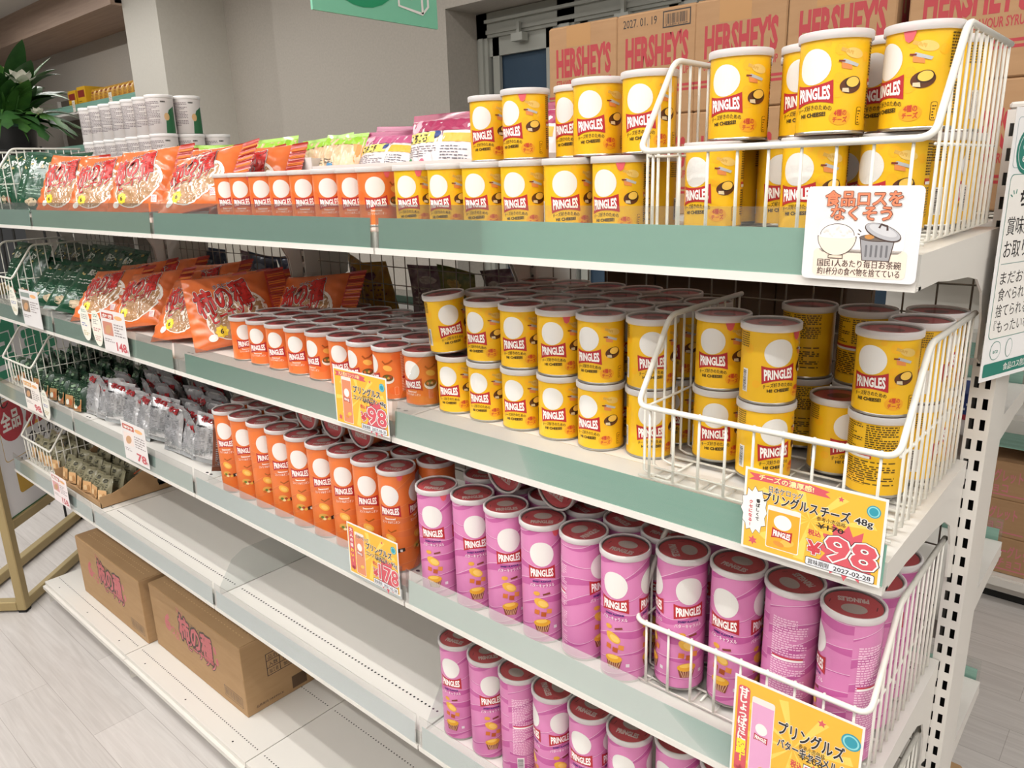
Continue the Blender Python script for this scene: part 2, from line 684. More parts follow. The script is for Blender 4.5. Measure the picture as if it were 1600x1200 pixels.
def shelf_mesh(z, fy, back, holes, sign=1):
    """one pressed steel shelf board. sign=+1 front side of island"""
    b = MB()
    zs = z + HS
    x0, x1 = -PW + 0.0025, -0.0025
    def bx(lo, hi, m=WHITE_METAL):
        if sign > 0:
            b.box(lo, hi, m)
        else:
            b.box((lo[0], 0.97 - hi[1], lo[2]), (hi[0], 0.97 - lo[1], hi[2]), m)
    bx((x0, fy + 0.0, zs - 0.002), (x1, back, zs))
    bx((x0, fy, z + 0.004), (x1, fy + 0.002, zs - 0.002))
    bx((x0, fy - 0.012, z), (x1, fy + 0.012, z + 0.004))
    bx((x0, fy - 0.012, z + 0.004), (x1, fy - 0.009, z + 0.011))
    for xa in (x0, x1 - 0.002):
        bx((xa, fy + 0.002, z), (xa + 0.002, back, zs - 0.002))
    bx((x0, back - 0.002, z), (x1, back, zs - 0.002))
    if holes:
        n = 66
        for i in range(n):
            for yy in holes:
                x = x0 + 0.02 + i * (PW - 0.045) / (n - 1)
                y = fy + yy
                vs = [(x + 0.0029 * math.cos(a * math.pi / 4), y + 0.0029 * math.sin(a * math.pi / 4), zs + 0.0003) for a in range(8)]
                b.add(vs, [tuple(range(8))], DARK)  # flat dark disc: the shade inside a punched hole as plain colour
    else:
        for xx in (-0.035, -0.058):
            for yy in (0.06, back - 0.05):
                y = fy + yy if yy < 0.2 else yy
                if sign < 0:
                    y = 0.97 - y
                vs = [(xx + 0.006 * math.cos(a * math.pi / 4), y + 0.004 * math.sin(a * math.pi / 4), zs + 0.0003) for a in range(8)]
                b.add(vs, [tuple(range(8))], DARK)  # flat dark ovals, the shade of the slots painted on
    return b


def bracket_mesh(z, x, sign=1):
    b = MB()
    f = (lambda y: y) if sign > 0 else (lambda y: 0.97 - y)
    pts = [(0.05, z + 0.030), (0.05, z + 0.004), (0.14, z - 0.006), (0.25, z - 0.014), (0.31, z - 0.024), (0.355, z - 0.048),
           (0.378, z - 0.09), (0.385, z - 0.15), (0.418, z - 0.165), (0.418, z + 0.030)]
    b.prism([(f(p[0]), p[1]) for p in pts], 'x', x - 0.0015, x + 0.0015, WHITE_METAL)
    return b


def upright_mesh(h):
    """hollow slotted post: the slots are real openings"""
    b = MB()
    xa, xb, ya, yb = -0.0135, 0.0195, 0.422, 0.548
    t = 0.0335
    n = int((h - 0.14) / t)
    cols = [xa, -0.0085, -0.0015, 0.0065, 0.0135, xb]
    for yy, sg in ((ya, 1), (yb, -1)):
        zed = [0.0, 0.14]
        for i in range(n):
            zed += [0.14 + i * t + 0.0175, 0.14 + (i + 1) * t]
        zed.append(h)
        vs, fs = [], []
        nz, nx = len(zed), len(cols)
        for zc in zed:
            for xc in cols:
                vs.append((xc, yy, zc))
        for i in range(nz - 1):
            slot = (i % 2 == 1) and i < nz - 2
            for j in range(nx - 1):
                if slot and j in (1, 3):
                    continue
                q = (i * nx + j, i * nx + j + 1, (i + 1) * nx + j + 1, (i + 1) * nx + j)
                fs.append(q if sg > 0 else q[::-1])
        b.add(vs, fs, WHITE_METAL)
    b.add([(xb, ya, 0), (xb, yb, 0), (xb, yb, h), (xb, ya, h)], [(0, 1, 2, 3)], WHITE_METAL)
    b.add([(xa, ya, 0), (xa, yb, 0), (xa, yb, h), (xa, ya, h)], [(3, 2, 1, 0)], WHITE_METAL)
    b.box((xa + 0.001, 0.478, 0), (xb - 0.001, 0.488, h), DARK)  # added dark plate inside: shade behind the slots put in as colour
    b.rbox((xa + 0.001, ya + 0.001, h), (xb - 0.001, yb - 0.001, h + 0.010), WHITE_METAL, 0.003)
    return b


def mesh_panel_mesh():
    b = MB()
    y = 0.465
    for i in range(18):
        x = -PW + 0.035 + i * (PW - 0.07) / 17
        b.tube([(x, y, 0.2), (x, y, 1.79)], 0.0016, STEEL_WIRE, 5, False)
    for i in range(33):
        z = 0.2 + i * 0.0494
        b.tube([(-PW + 0.03, y - 0.003, z), (-0.03, y - 0.003, z)], 0.0016, STEEL_WIRE, 5, False)
    return b


LEVEL = ['top', 'second', 'third', 'fourth']
bays = []
panel0 = None
for k in range(4):
    lab = ['white shelving bay at the near end, stocked with yellow and pink cans',
           'white shelving bay holding the short orange cans above the bare shelf',
           'white shelving bay holding the orange cracker bags and silver packs',
           'white shelving bay at the far end beside the gold sign stand'][k]
    root = thing('shelving_bay', lab, 'shelving', (-PW * k, 0, 0), group='bays of the shelving island')
    bays.append(root)
    upright_mesh(1.985 if k == 0 else 1.795).build('upright', root)
    if k == 3:
        o = upright_mesh(1.90).build('upright', root)
        o.location = (-PW, 0, 0)
    if panel0 is None:
        panel0 = mesh_panel_mesh().build('wire_back_panel', root)
    else:
        c = panel0.copy()
        COL.objects.link(c)
        c.parent = root
    # base deck, both sides
    b = MB()
    b.box((-PW + 0.002, 0.033, DECK - 0.003), (-0.002, 0.42, DECK), WHITE_METAL)
    b.box((-PW + 0.002, 0.028, DECK - 0.020), (-0.002, 0.033, DECK - 0.0005), WHITE_METAL)
    b.box((-PW + 0.002, 0.016, DECK - 0.034), (-0.002, 0.030, DECK - 0.018), WHITE_METAL)
    for xa in (-PW + 0.002, -0.004):
        b.box((xa, 0.033, 0.02), (xa + 0.002, 0.42, DECK - 0.003), WHITE_METAL)
    for i in range(66):
        for yy in (0.085, 0.36):
            x = -PW + 0.022 + i * (PW - 0.045) / 65
            b.add([(x + 0.0026 * math.cos(a * math.pi / 4), yy + 0.0026 * math.sin(a * math.pi / 4), DECK + 0.0003) for a in range(8)], [tuple(range(8))], DARK)  # deck holes are flat discs too, their shade given as colour
    for x in (-0.12, -0.45, -0.78):
        b.add([(x + 0.0035 * math.cos(a * math.pi / 4), 0.052 + 0.0035 * math.sin(a * math.pi / 4), DECK + 0.0003) for a in range(8)], [tuple(range(8))], DARK)
    b.box((-PW + 0.002, 0.55, DECK - 0.003), (-0.002, 0.94, DECK), WHITE_METAL)
    b.box((-PW + 0.002, 0.935, DECK - 0.03), (-0.002, 0.942, DECK), WHITE_METAL)
    b.build('base_deck', root)
    b = MB()
    b.box((-PW + 0.004, 0.085, 0.0), (-0.004, 0.095, DECK - 0.003), WHITE_METAL)
    b.box((-PW + 0.004, 0.88, 0.0), (-0.004, 0.89, DECK - 0.003), WHITE_METAL)
    b.build('kick_plate', root)
    for i in range(4):
        holes = ((0.07,) if i == 3 else None)
        sh = shelf_mesh(ZL[i], FY[i], 0.42, holes).build('shelf', root)
        z, fy = ZL[i], FY[i]
        # printed strip and clear rail
        b = MB()
        sm = strip_mat(STRIP[i][k])
        gap0 = 0.062 if (i, k) == (1, 1) else 0.010
        bb = [(-PW + 0.012, -0.012)] if gap0 < 0.05 else [(-PW + 0.06, -0.012)]
        if (i, k) == (1, 0):
            bb = [(-PW + 0.012, -0.24), (-0.24, -0.004)]
        for xa, xb in bb:
            vs = [(xa, fy - 0.0100, z + 0.008), (xb, fy - 0.0100, z + 0.008), (xb, fy - 0.0062, z + 0.064), (xa, fy - 0.0062, z + 0.064)]
            vs += [(p[0], p[1] + 0.0006, p[2]) for p in vs]
            b.add(vs, [(0, 1, 2, 3), (7, 6, 5, 4), (3, 2, 6, 7), (0, 4, 5, 1), (1, 5, 6, 2), (0, 3, 7, 4)], sm)
        b.build('price_strip', sh)
        b = MB()
        xa, xb = -PW + 0.006, -0.006
        pr_ = [(fy - 0.0116, z + 0.012), (fy - 0.0082, z + 0.066), (fy - 0.0066, z + 0.0875), (fy - 0.0052, z + 0.0875),
               (fy - 0.0068, z + 0.066), (fy - 0.0104, z + 0.012)]
        b.prism(pr_, 'x', xa, xb, RAIL_CLEAR)
        b.build('clear_rail', sh)
        for x in (-PW + 0.0048, -0.0048):
            bracket_mesh(z, x).build('bracket', sh)
        rs = shelf_mesh(ZL[i], 0.0, 0.42, None, -1).build('shelf', root)
        b = MB()
        b.box((-PW + 0.012, 0.976, z + 0.008), (-0.012, 0.978, z + 0.064), strip_mat('#7fa596'))
        b.build('price_strip', rs)
        b = MB()
        b.box((-PW + 0.006, 0.979, z + 0.006), (-0.006, 0.980, z + 0.0875), RAIL_CLEAR)
        b.build('clear_rail', rs)
        for x in (-PW + 0.0048, -0.0048):
            bracket_mesh(z, x, -1).build('bracket', rs)


# ---------------------------------------------------------------- wire baskets on the shelf ends
def basket(x1, z, label, cat='wire basket', w=0.362, fy=0.0, group='wire baskets on the shelf ends'):
    root = thing('wire_basket', label, cat, (x1, fy, z), group=group)
    x0, x1 = -w, 0.0
    yf, yb, zr, zt, ys = 0.038, 0.376, 0.118, 0.241, 0.128
    r = 0.0042
    def rc(c, a, b2, rr=0.02, n=5):
        c, a, b2 = Vector(c), Vector(a), Vector(b2)
        p, q = c + (a - c).normalized() * rr, c + (b2 - c).normalized() * rr
        return [((1 - t) ** 2) * p + 2 * t * (1 - t) * c + t * t * q for t in [i / n for i in range(n + 1)]]
    key = [(x0, yb, zt), (x0, ys, zt), (x0, yf, zr), (x1, yf, zr), (x1, ys, zt), (x1, yb, zt)]
    path = [Vector(key[0])]
    for i in range(1, 5):
        path += rc(key[i], key[i - 1], key[i + 1], 0.018)
    path.append(Vector(key[-1]))
    b = MB()
    b.tube(path, r, WIRE, 10)
    b.build('rim_rail', root)
    wr = 0.0020
    b = MB()
    n = 9
    for i in range(n):
        x = x0 + 0.02 + i * (w - 0.04) / (n - 1)
        b.tube([(x, yf + 0.003, zr + 0.004), (x, yf + 0.003, 0.008), (x, yf + 0.012, 0.004), (x, yf + 0.05, 0.004)], wr, WIRE, 6)
    b.tube([(x0, yf + 0.006, 0.006), (x1, yf + 0.006, 0.006)], wr, WIRE, 6)
    b.build('front_grille', root)
    for xs, sg in ((x0, 1), (x1, -1)):
        b = MB()
        m_ = 12
        for i in range(m_):
            y = yf + 0.022 + i * (yb - yf - 0.03) / (m_ - 1)
            top = zt if y >= ys else zr + (zt - zr) * (y - yf) / (ys - yf)
            b.tube([(xs, y, top + 0.004), (xs, y, 0.009), (xs + sg * 0.012, y, 0.004), (xs + sg * 0.04, y, 0.004)], wr, WIRE, 6)
        b.tube([(xs + sg * 0.003, yf + 0.02, 0.112), (xs + sg * 0.003, yb, 0.112)], wr, WIRE, 6)
        b.build('side_grille', root)
    b = MB()
    for i in range(6):
        y = yf + 0.04 + i * 0.058
        b.tube([(x0 + 0.008, y, 0.0085), (x1 - 0.008, y, 0.0085)], wr, WIRE, 6)
    for i in range(5):
        x = x0 + 0.04 + i * (w - 0.08) / 4
        b.tube([(x, yf + 0.02, 0.0035), (x, yb - 0.01, 0.0035)], wr, WIRE, 6)
    b.build('base_grille', root)
    return root


BR = 0.0125
near = ['white wire basket full of short yellow cans on the near end of the top shelf',
        'white wire basket full of short yellow cans on the near end of the second shelf',
        'white wire basket around the tall pink cans on the near end of the third shelf',
        'white wire basket around the tall pink cans on the near end of the fourth shelf']
farl = ['white wire basket holding green bags at the far end of the top shelf',
        'white wire basket holding green bags at the far end of the second shelf',
        'white wire basket holding small dark green packs at the far end of the third shelf',
        'white wire basket holding olive packs at the far end of the fourth shelf']
for i in range(4):
    basket(-0.0125, ZS[i], near[i], fy=FY[i])
    basket(-3.6 + 0.362 + 0.0125, ZS[i], farl[i], fy=FY[i])
# ---------------------------------------------------------------- chips cans
H_S, H_T = 0.1160, 0.2330
RB, RL = 0.0395, 0.0425


def wordmark(p, cx, cy, w, lay=2, rot=0.0):
    """red flared banner with the white tall lettering"""
    red, white = paint('#b3262d'), paint('#f7f3ee')
    h = w
    ca, sa = math.cos(R_(rot)), math.sin(R_(rot))
    def tr(u, v):
        return (cx + u * ca - v * sa, cy + u * sa + v * ca)
    top, bot = [], []
    for i in range(13):
        u = -1 + 2 * i / 12
        top.append((u * w / 2 * (1 + 0.03), h * (0.195 + 0.085 * u * u)))
        bot.append((u * w / 2 * (1 + 0.03), -h * (0.205 + 0.095 * u * u)))
    p.poly([tr(*q) for q in bot + top[::-1]], red, lay)
    hgt = h * 0.27
    def warp(u, v):
        uu = u / (w / 2)
        k = (v / hgt - 0.5) * (1 + 0.40 * uu * uu)
        return u, k * hgt
    p.text('PRINGLES', cx, cy, hgt, white, lay + 1, width=w * 0.88, bold=0.04, align='c', rot=rot, warp=warp)
    return p


def side_lines(p, s0, s1, t0, t1, rows, m, seed):
    p.scribble(s0, t0, s1, t1, rows, m, 2, seed, 0.5, dash=0.09)


def label_yellow():
    p = Print()
    black, white, red = paint('#1d1916'), paint('#e4e1dc'), paint('#c9482c')
    y2, y3 = paint('#f0b21a'), paint('#e9a31c')
    for s, t, r in ((0.030, 0.094, 0.007), (0.015, 0.101, 0.004), (-0.044, 0.080, 0.008), (0.064, 0.085, 0.006), (0.030, 0.063, 0.006), (-0.03, 0.03, 0.006), (0.030, 0.048, 0.008)):
        p.oval(s, t, r, r * 0.95, y2, 1)
    p.oval(0, 0.0765, 0.0205, 0.0200, paint('#e4e1dc'), 2, 12)
    wordmark(p, 0.001, 0.0465, 0.046, 3, 4)
    def arch(u, v):
        return u, v - 18 * u * u * 0.35
    p.text('チーズ好きのための', 0.002, 0.0285, 0.0050, black, 3, width=0.044, bold=0.015, align='c', warp=arch, rot=3)
    p.text('Hi! CHEESE!', 0.002, 0.0205, 0.0046, black, 3, width=0.032, bold=0.035, align='c', rot=3)
    # serving suggestion on the side: crisp, cheese with knife, pan
    a = 0.040
    p.oval(a + 0.006, 0.089, 0.011, 0.0055, paint('#e3c06a'), 2, -12)
    p.line([(a - 0.010, 0.094), (a + 0.004, 0.089)], 0.004, paint('#d3a64c'), 2)
    p.poly([(a - 0.008, 0.073), (a + 0.004, 0.071), (a + 0.003, 0.079), (a - 0.009, 0.081)], paint('#e08a4a'), 3)
    p.poly([(a - 0.010, 0.080), (a + 0.010, 0.074), (a + 0.012, 0.077), (a - 0.006, 0.083)], paint('#b6b9ba'), 4)
    p.line([(a - 0.012, 0.081), (a - 0.005, 0.0805)], 0.002, paint('#7a2f1e'), 5)
    p.oval(a + 0.004, 0.054, 0.013, 0.009, paint('#5a3018'), 3, 8)
    p.oval(a + 0.006, 0.057, 0.0095, 0.0068, paint('#3c2412'), 4, 8)
    p.oval(a + 0.006, 0.0575, 0.0078, 0.0055, paint('#edc255'), 5, 8)
    p.poly([(a - 0.006, 0.047), (a + 0.002, 0.046), (a + 0.001, 0.051), (a - 0.006, 0.051)], paint('#d9c9a6'), 6)
    p.oval(a - 0.006, 0.019, 0.012, 0.009, y3, 2)
    p.text('4種の', a - 0.006, 0.021, 0.0055, red, 3, bold=0.03, align='c', width=0.014)
    p.text('チーズ', a - 0.006, 0.0135, 0.0052, red, 3, bold=0.03, align='c', width=0.016)
    p.rect(a + 0.0145, 0.010, a + 0.022, 0.030, paint('#7c5a12'), 2, 0.002)
    p.rect(a + 0.0151, 0.0106, a + 0.0214, 0.0294, paint('#f2b81c'), 3, 0.002)
    p.scribble(a + 0.016, 0.012, a + 0.0205, 0.028, 5, black, 4, 5, 0.4, dash=0.4)
    # back: small print, nutrition table
    p.scribble(0.072, 0.066, 0.104, 0.104, 12, paint('#5a4410'), 2, 11)
    p.scribble(0.108, 0.066, 0.150, 0.104, 12, paint('#5a4410'), 2, 12)
    p.rect(0.072, 0.055, 0.118, 0.062, paint('#c0392f'), 2)
    p.rect(0.073, 0.055, 0.116, 0.0585, white, 3)
    p.scribble(0.072, 0.018, 0.150, 0.053, 11, paint('#5a4410'), 2, 13)
    p.rect(0.076, 0.0165, 0.112, 0.031, paint('#6d5312'), 1.5)
    p.rect(0.0766, 0.017, 0.1114, 0.0305, paint('#f3b91d'), 1.8)
    # other side: barcode, slanted note
    p.rect(-0.054, 0.016, -0.044, 0.050, white, 2)
    p.bars(-0.0532, 0.018, -0.0465, 0.048, black, 3, 4, across=False)
    p.scribble(-0.064, 0.082, -0.044, 0.104, 7, paint('#6b5214'), 2, 15)
    return p


def label_orange_short():
    p = Print()
    white = paint('#f6efe8')
    for s, t, r in ((0.028, 0.030, 0.012), (-0.036, 0.060, 0.014), (0.062, 0.095, 0.010), (0.01, 0.103, 0.006), (-0.02, 0.016, 0.010), (0.055, 0.022, 0.012)):
        p.oval(s, t, r, r * 0.7, paint('#e3692a'), 1)
    p.oval(0, 0.0765, 0.0205, 0.0200, paint('#e4e1dc'), 2, 12)
    wordmark(p, 0.001, 0.0465, 0.046, 3, 4)
    p.text('Seasoned', 0.0, 0.0300, 0.0040, white, 3, width=0.022, bold=0.02, align='c')
    p.text('コンソメ&オニオン', 0.001, 0.0235, 0.0046, white, 3, width=0.038, bold=0.012, align='c')
    a = 0.042
    p.line([(a - 0.010, 0.086), (a - 0.004, 0.080), (a + 0.004, 0.082), (a + 0.012, 0.088)], 0.0035, paint('#a5501d'), 2)
    p.oval(a + 0.001, 0.071, 0.010, 0.006, paint('#edb354'), 3, -15)
    p.oval(a, 0.047, 0.0135, 0.010, paint('#e9e4da'), 3, 0)
    p.oval(a, 0.050, 0.0120, 0.0075, paint('#6a4a1c'), 4, 0)
    for i, c in enumerate(('#c4662a', '#4f6a2a', '#dba24a', '#a53b22')):
        p.oval(a - 0.006 + 0.004 * i, 0.050 + 0.002 * (i % 2), 0.003, 0.0028, paint(c), 5)
    p.rect(a + 0.013, 0.012, a + 0.022, 0.030, paint('#f0a77c'), 2, 0.002)
    p.rect(a + 0.0138, 0.0128, a + 0.0212, 0.0292, paint('#e9712e'), 3, 0.002)
    p.scribble(0.072, 0.020, 0.150, 0.104, 24, paint('#f5c3a0'), 2, 21)
    p.rect(0.074, 0.046, 0.150, 0.052, paint('#b3262d'), 3)
    return p


def tall_common(p, base2, base3, white, shift):
    # swooping bands
    L = math.pi * RB
    for i in range(7):
        t0 = -0.02 + i * 0.036
        lo, hi = [], []
        for k in range(25):
            s = -L + 2 * L * k / 24
            y = t0 + 0.052 * (k / 24) + 0.006 * math.sin(s / L * 6 + i)
            w = 0.008 + 0.007 * math.sin(k / 24 * math.pi * 2 + i * 1.7)
            lo.append((s, min(0.222, max(0.006, y))))
            hi.append((s, min(0.222, max(0.006, y + w))))
        p.items.append((lo + hi, [(k, k + 1, 25 + k + 1, 25 + k) for k in range(24)], base2, 1))
        p.line([(s, min(0.2225, t + 0.0006)) for s, t in hi], 0.0009, base3, 1.5)


def label_pink():
    p = Print()
    white, navy = paint('#f6f1ef'), paint('#3a1d6a')
    tall_common(p, paint('#bd5b98'), paint('#e6c3d6'), white, 0)
    for c in (0.0, 0.066):
        p.oval(c, 0.178, 0.0215, 0.0235, paint('#e4e1dc'), 2, 10)
        wordmark(p, c, 0.1425, 0.0465, 3, 2)
        p.text('SWEET FLAVOUR', c, 0.1235, 0.0034, navy, 3, width=0.034, bold=0.05, align='c', rot=2)
        p.text('バターキャラメル', c, 0.1145, 0.0058, white, 3, width=0.044, bold=0.012, align='c', rot=2)
        p.oval(c - 0.010, 0.101, 0.006, 0.0042, paint('#dfa23a'), 3)
        p.line([(c + 0.001, 0.099), (c + 0.014, 0.102)], 0.003, paint('#7a3a22'), 3, w2=0.004)
        p.oval(c - 0.002, 0.082, 0.014, 0.0085, paint('#e3ad3e'), 2.5, -28)
        p.oval(c + 0.001, 0.081, 0.009, 0.0055, paint('#edc464'), 3, -28)
        for q, (dx, dy) in enumerate(((-0.010, 0.064), (0.002, 0.060), (0.012, 0.066))):
            p.poly([(c + dx - 0.005, dy - 0.004), (c + dx + 0.004, dy - 0.005), (c + dx + 0.005, dy + 0.004), (c + dx - 0.004, dy + 0.005)], paint(['#d0722a', '#b7571f', '#d98a3c'][q]), 3)
        p.poly([(c - 0.015, 0.040), (c + 0.013, 0.040), (c + 0.009, 0.024), (c - 0.011, 0.024)], paint('#8c4a34'), 3)
        for k in range(6):
            x = c - 0.012 + k * 0.0046
            p.line([(x, 0.039), (x * 0.5 + (c) * 0.5, 0.0245)], 0.0012, paint('#d8b08a'), 4)
        p.oval(c - 0.001, 0.043, 0.015, 0.0075, paint('#e4a632'), 5, 6)
        p.oval(c - 0.002, 0.046, 0.010, 0.0036, paint('#f0c65a'), 6, 6)
        p.rect(c + 0.020, 0.030, c + 0.026, 0.036, paint('#e6d9dd'), 3)
    side_lines(p, -0.116, -0.066, 0.060, 0.190, 34, paint('#efc9dc'), 31)
    p.rect(-0.114, 0.121, -0.070, 0.1245, white, 3)
    p.rect(-0.114, 0.1245, -0.070, 0.127, paint('#c22f3c'), 3)
    p.rect(-0.108, 0.016, -0.094, 0.052, white, 3)
    p.bars(-0.107, 0.018, -0.096, 0.050, paint('#1d1916'), 4, 6, across=False)
    side_lines(p, -0.088, -0.066, 0.018, 0.056, 9, paint('#efbfd8'), 33)
    return p


def label_orange_tall():
    p = Print()
    white = paint('#f6efe8')
    tall_common(p, paint('#d8713a'), paint('#e3884c'), white, 0)
    for c in (0.0, 0.066):
        p.oval(c, 0.178, 0.0215, 0.0235, paint('#e4e1dc'), 2, 10)
        wordmark(p, c, 0.1425, 0.0465, 3, 2)
        p.text('Seasoned', c, 0.1235, 0.0042, white, 3, width=0.024, bold=0.04, align='c', rot=2)
        p.text('コンソメ&オニオン', c, 0.1150, 0.0054, white, 3, width=0.042, bold=0.012, align='c', rot=2)
        p.line([(c - 0.008, 0.099), (c, 0.094), (c + 0.012, 0.100)], 0.003, paint('#a2571e'), 2)
        p.oval(c - 0.002, 0.080, 0.013, 0.0085, paint('#e9ad44'), 3, -28)
        p.oval(c - 0.001, 0.079, 0.008, 0.005, paint('#f0c56a'), 4, -28)
        p.oval(c - 0.006, 0.055, 0.012, 0.008, paint('#d7a24c'), 3)
        for i, q in enumerate(('#c4662a', '#5d7a2e', '#f0d9a0', '#a53b22', '#e3b64e')):
            p.oval(c - 0.013 + 0.005 * i, 0.050 + 0.004 * (i % 2), 0.004, 0.0034, paint(q), 5)
        p.poly([(c + 0.012, 0.047), (c + 0.028, 0.050), (c + 0.027, 0.058), (c + 0.011, 0.056)], paint('#2b211b'), 4)
        p.text('塩', c + 0.0195, 0.0495, 0.0046, white, 5, bold=0.03, align='c')
    side_lines(p, -0.116, -0.066, 0.060, 0.190, 34, paint('#f3cfb4'), 41)
    p.rect(-0.108, 0.016, -0.094, 0.052, white, 3)
    p.bars(-0.107, 0.018, -0.096, 0.050, paint('#1d1916'), 4, 6, across=False)
    return p


CAN_BODY = {'yellow': mat('yellow_can_print', '#edb91c', 0.36, coat=0.1),
            'orange_short': mat('orange_can_print', '#e07536', 0.36, coat=0.1),
            'pink': mat('pink_can_print', '#d27fb0', 0.36, coat=0.1),
            'orange_tall': mat('orange_tall_print', '#df7433', 0.36, coat=0.1)}
LABELS = {'yellow': label_yellow, 'orange_short': label_orange_short, 'pink': label_pink, 'orange_tall': label_orange_tall}


def make_can(kind):
    tall = kind in ('pink', 'orange_tall')
    H = H_T if tall else H_S
    root = empty('chips_can')
    b = MB()
    bm_ = CAN_BODY[kind]
    b.lathe([(RB, 0.0035), (RB, H - 0.0085)], bm_, 56)
    LABELS[kind]().emit(b, cyl_map(RB), 0.005)
    b.build('can_body', root)
    b = MB()
    b.lathe([(RB - 0.004, 0.0015), (RB - 0.002, 0.0), (RB + 0.0006, 0.0004), (RB + 0.0009, 0.0025), (RB + 0.0002, 0.004)], TIN, 48)
    b.disc(RB - 0.004, 0.0016, TIN, 48, True)
    b.build('metal_base', root)
    b = MB()
    b.lathe([(RB, H - 0.0085), (RB + 0.0006, H - 0.0060), (RB, H - 0.0046), (RB - 0.0022, H - 0.0040)], TIN, 48)
    b.disc(RB - 0.0022, H - 0.0048, FOIL_RED, 48)
    seal = Print()
    if tall:
        g = paint('#cfc5bd')
        seal.oval(0.0, 0.010, 0.0165, 0.0125, g, 1)
        seal.text('PRINGLES', 0, -0.019, 0.011, paint('#ecdcd6'), 1, width=0.040, bold=0.05, align='c')
        seal.line([(-0.030, -0.002), (-0.028, 0.008)], 0.0012, paint('#5c1a1e'), 1)
        seal.line([(0.029, -0.008), (0.031, 0.0)], 0.0012, paint('#5c1a1e'), 1)
    else:
        seal.oval(0.0, 0.004, 0.017, 0.013, paint('#7d2b30'), 1)
    seal.emit(b, lambda x, y, l: (x, y, H - 0.0048 + l * 0.0002))
    # pull tab of the seal hanging out under the lid
    tb = R_(38)
    vs = []
    for (da, zz, rr) in ((-0.16, H - 0.0042, RB + 0.0012), (0.16, H - 0.0042, RB + 0.0012), (0.17, H - 0.0115, RB + 0.0012), (0.10, H - 0.020, RB + 0.0014), (0.0, H - 0.0225, RB + 0.0014), (-0.10, H - 0.020, RB + 0.0014), (-0.17, H - 0.0115, RB + 0.0012)):
        vs.append((rr * math.sin(tb + da), -rr * math.cos(tb + da), zz))
    b.add(vs, [tuple(range(7))], paint('#dc5a63'))
    b.build('foil_seal', root)
    b = MB()
    b.lathe([(RL - 0.0006, H - 0.0105), (RL, H - 0.0098), (RL, H - 0.0016), (RL - 0.0010, H - 0.0003), (RL - 0.0026, H - 0.0003), (RL - 0.0040, H - 0.0020)], LID_RING, 56)
    b.lathe([(RL - 0.0040, H - 0.0020), (0.0005, H - 0.0020)], LID_CLEAR, 56, False)
    lo = b.build('clear_lid', root)
    return root


CANS = {k: make_can(k) for k in LABELS}
# variants without the hanging tab: share everything but the seal
CAN_USED = {k: False for k in CANS}
NOTAB = {}
for k, r in CANS.items():
    s = [c for c in r.children if c.name.startswith('foil_seal')][0]
    me = s.data.copy()
    import bmesh
    bm = bmesh.new()
    bm.from_mesh(me)
    ti = [i for i, m in enumerate(me.materials) if m.name == 'ink_dc5a63'][0]
    bmesh.ops.delete(bm, geom=[f for f in bm.faces if f.material_index == ti], context='FACES')
    bm.to_mesh(me)
    bm.free()
    NOTAB[k] = me


def place_can(kind, x, y, z, face, label, group, tab=False, tilt=None):
    """face: degrees, 0 = front of the can towards the aisle"""
    r = copy_tree(CANS[kind])
    r.location = (x, y, z)
    r.rotation_euler = tilt if tilt else (0, 0, R_(face))
    tag(r, label, 'can', group)
    if not tab:
        for c in r.children:
            if c.data == CANS_SEAL[kind]:
                c.data = NOTAB[kind]
    return r


CANS_SEAL = {k: [c for c in r.children if c.name.startswith('foil_seal')][0].data for k, r in CANS.items()}

# --- top shelf: yellow cans, lower layer front row, then the layer on top of them
GY1 = 'short yellow cans on the top shelf'
zt = ZS[0]
xs = [-0.928, -0.834, -0.745, -0.653, -0.560, -0.464]
fc = [20, 11, 14, 12, 28, 0]
for i, (x, f) in enumerate(zip(xs, fc)):
    place_can('yellow', x, 0.122, zt, f, f'short yellow can, {ORD[i]} from the orange cans, front row, lower layer, top shelf', GY1, i in (0, 5))
bz = zt + BR
lb = [(-0.3085, 0.128, -13), (-0.1700, 0.130, -10), (-0.0800, 0.150, -30), (-0.0590, 0.2375, 100),
      (-0.3230, 0.2160, 170), (-0.2360, 0.2050, 10), (-0.1460, 0.2240, -10), (-0.0590, 0.3250, 120),
      (-0.3130, 0.3030, 0), (-0.2280, 0.2920, 90), (-0.1450, 0.3110, 200)]
ROWN = ['front row', 'second row', 'third row', 'fourth row']
for i, (x, y, f) in enumerate(lb):
    place_can('yellow', x, y, bz, f, f'short yellow can, top basket, lower layer, {ROWN[i // 4]}, {ORD[i % 4]} from the inner side', GY1)
# one row behind the front row outside the basket, carrying the top layer
for i in range(6):
    place_can('yellow', -0.905 + 0.0875 * i + (0.01 if i > 4 else 0), 0.209, zt, 170 if i == 5 else 10 * i, f'short yellow can, {ORD[i]} from the orange cans, second row, lower layer, top shelf', GY1)
up = [(-0.800, 0.205, 12, 0), (-0.688, 0.170, -4, 1), (-0.600, 0.206, -5, 0), (-0.522, 0.152, 13, 0), (-0.424, 0.142, 9, 0)]
for i, (x, y, f, t) in enumerate(up):
    place_can('yellow', x, y, zt + H_S + 0.0002, f, f'short yellow can, {ORD[i]} in the upper layer of the top shelf, left of the basket', GY1, bool(t))
upb = [(-0.288, 0.152, -4, 0), (-0.2010, 0.187, -6, 1), (-0.1500, 0.1150, -14, 0), (-0.110, 0.2100, -18, 0), (-0.0590, 0.139, -44, 1), (-0.324, 0.232, 16, 0), (-0.238, 0.275, 150, 0), (-0.0590, 0.284, 130, 0)]
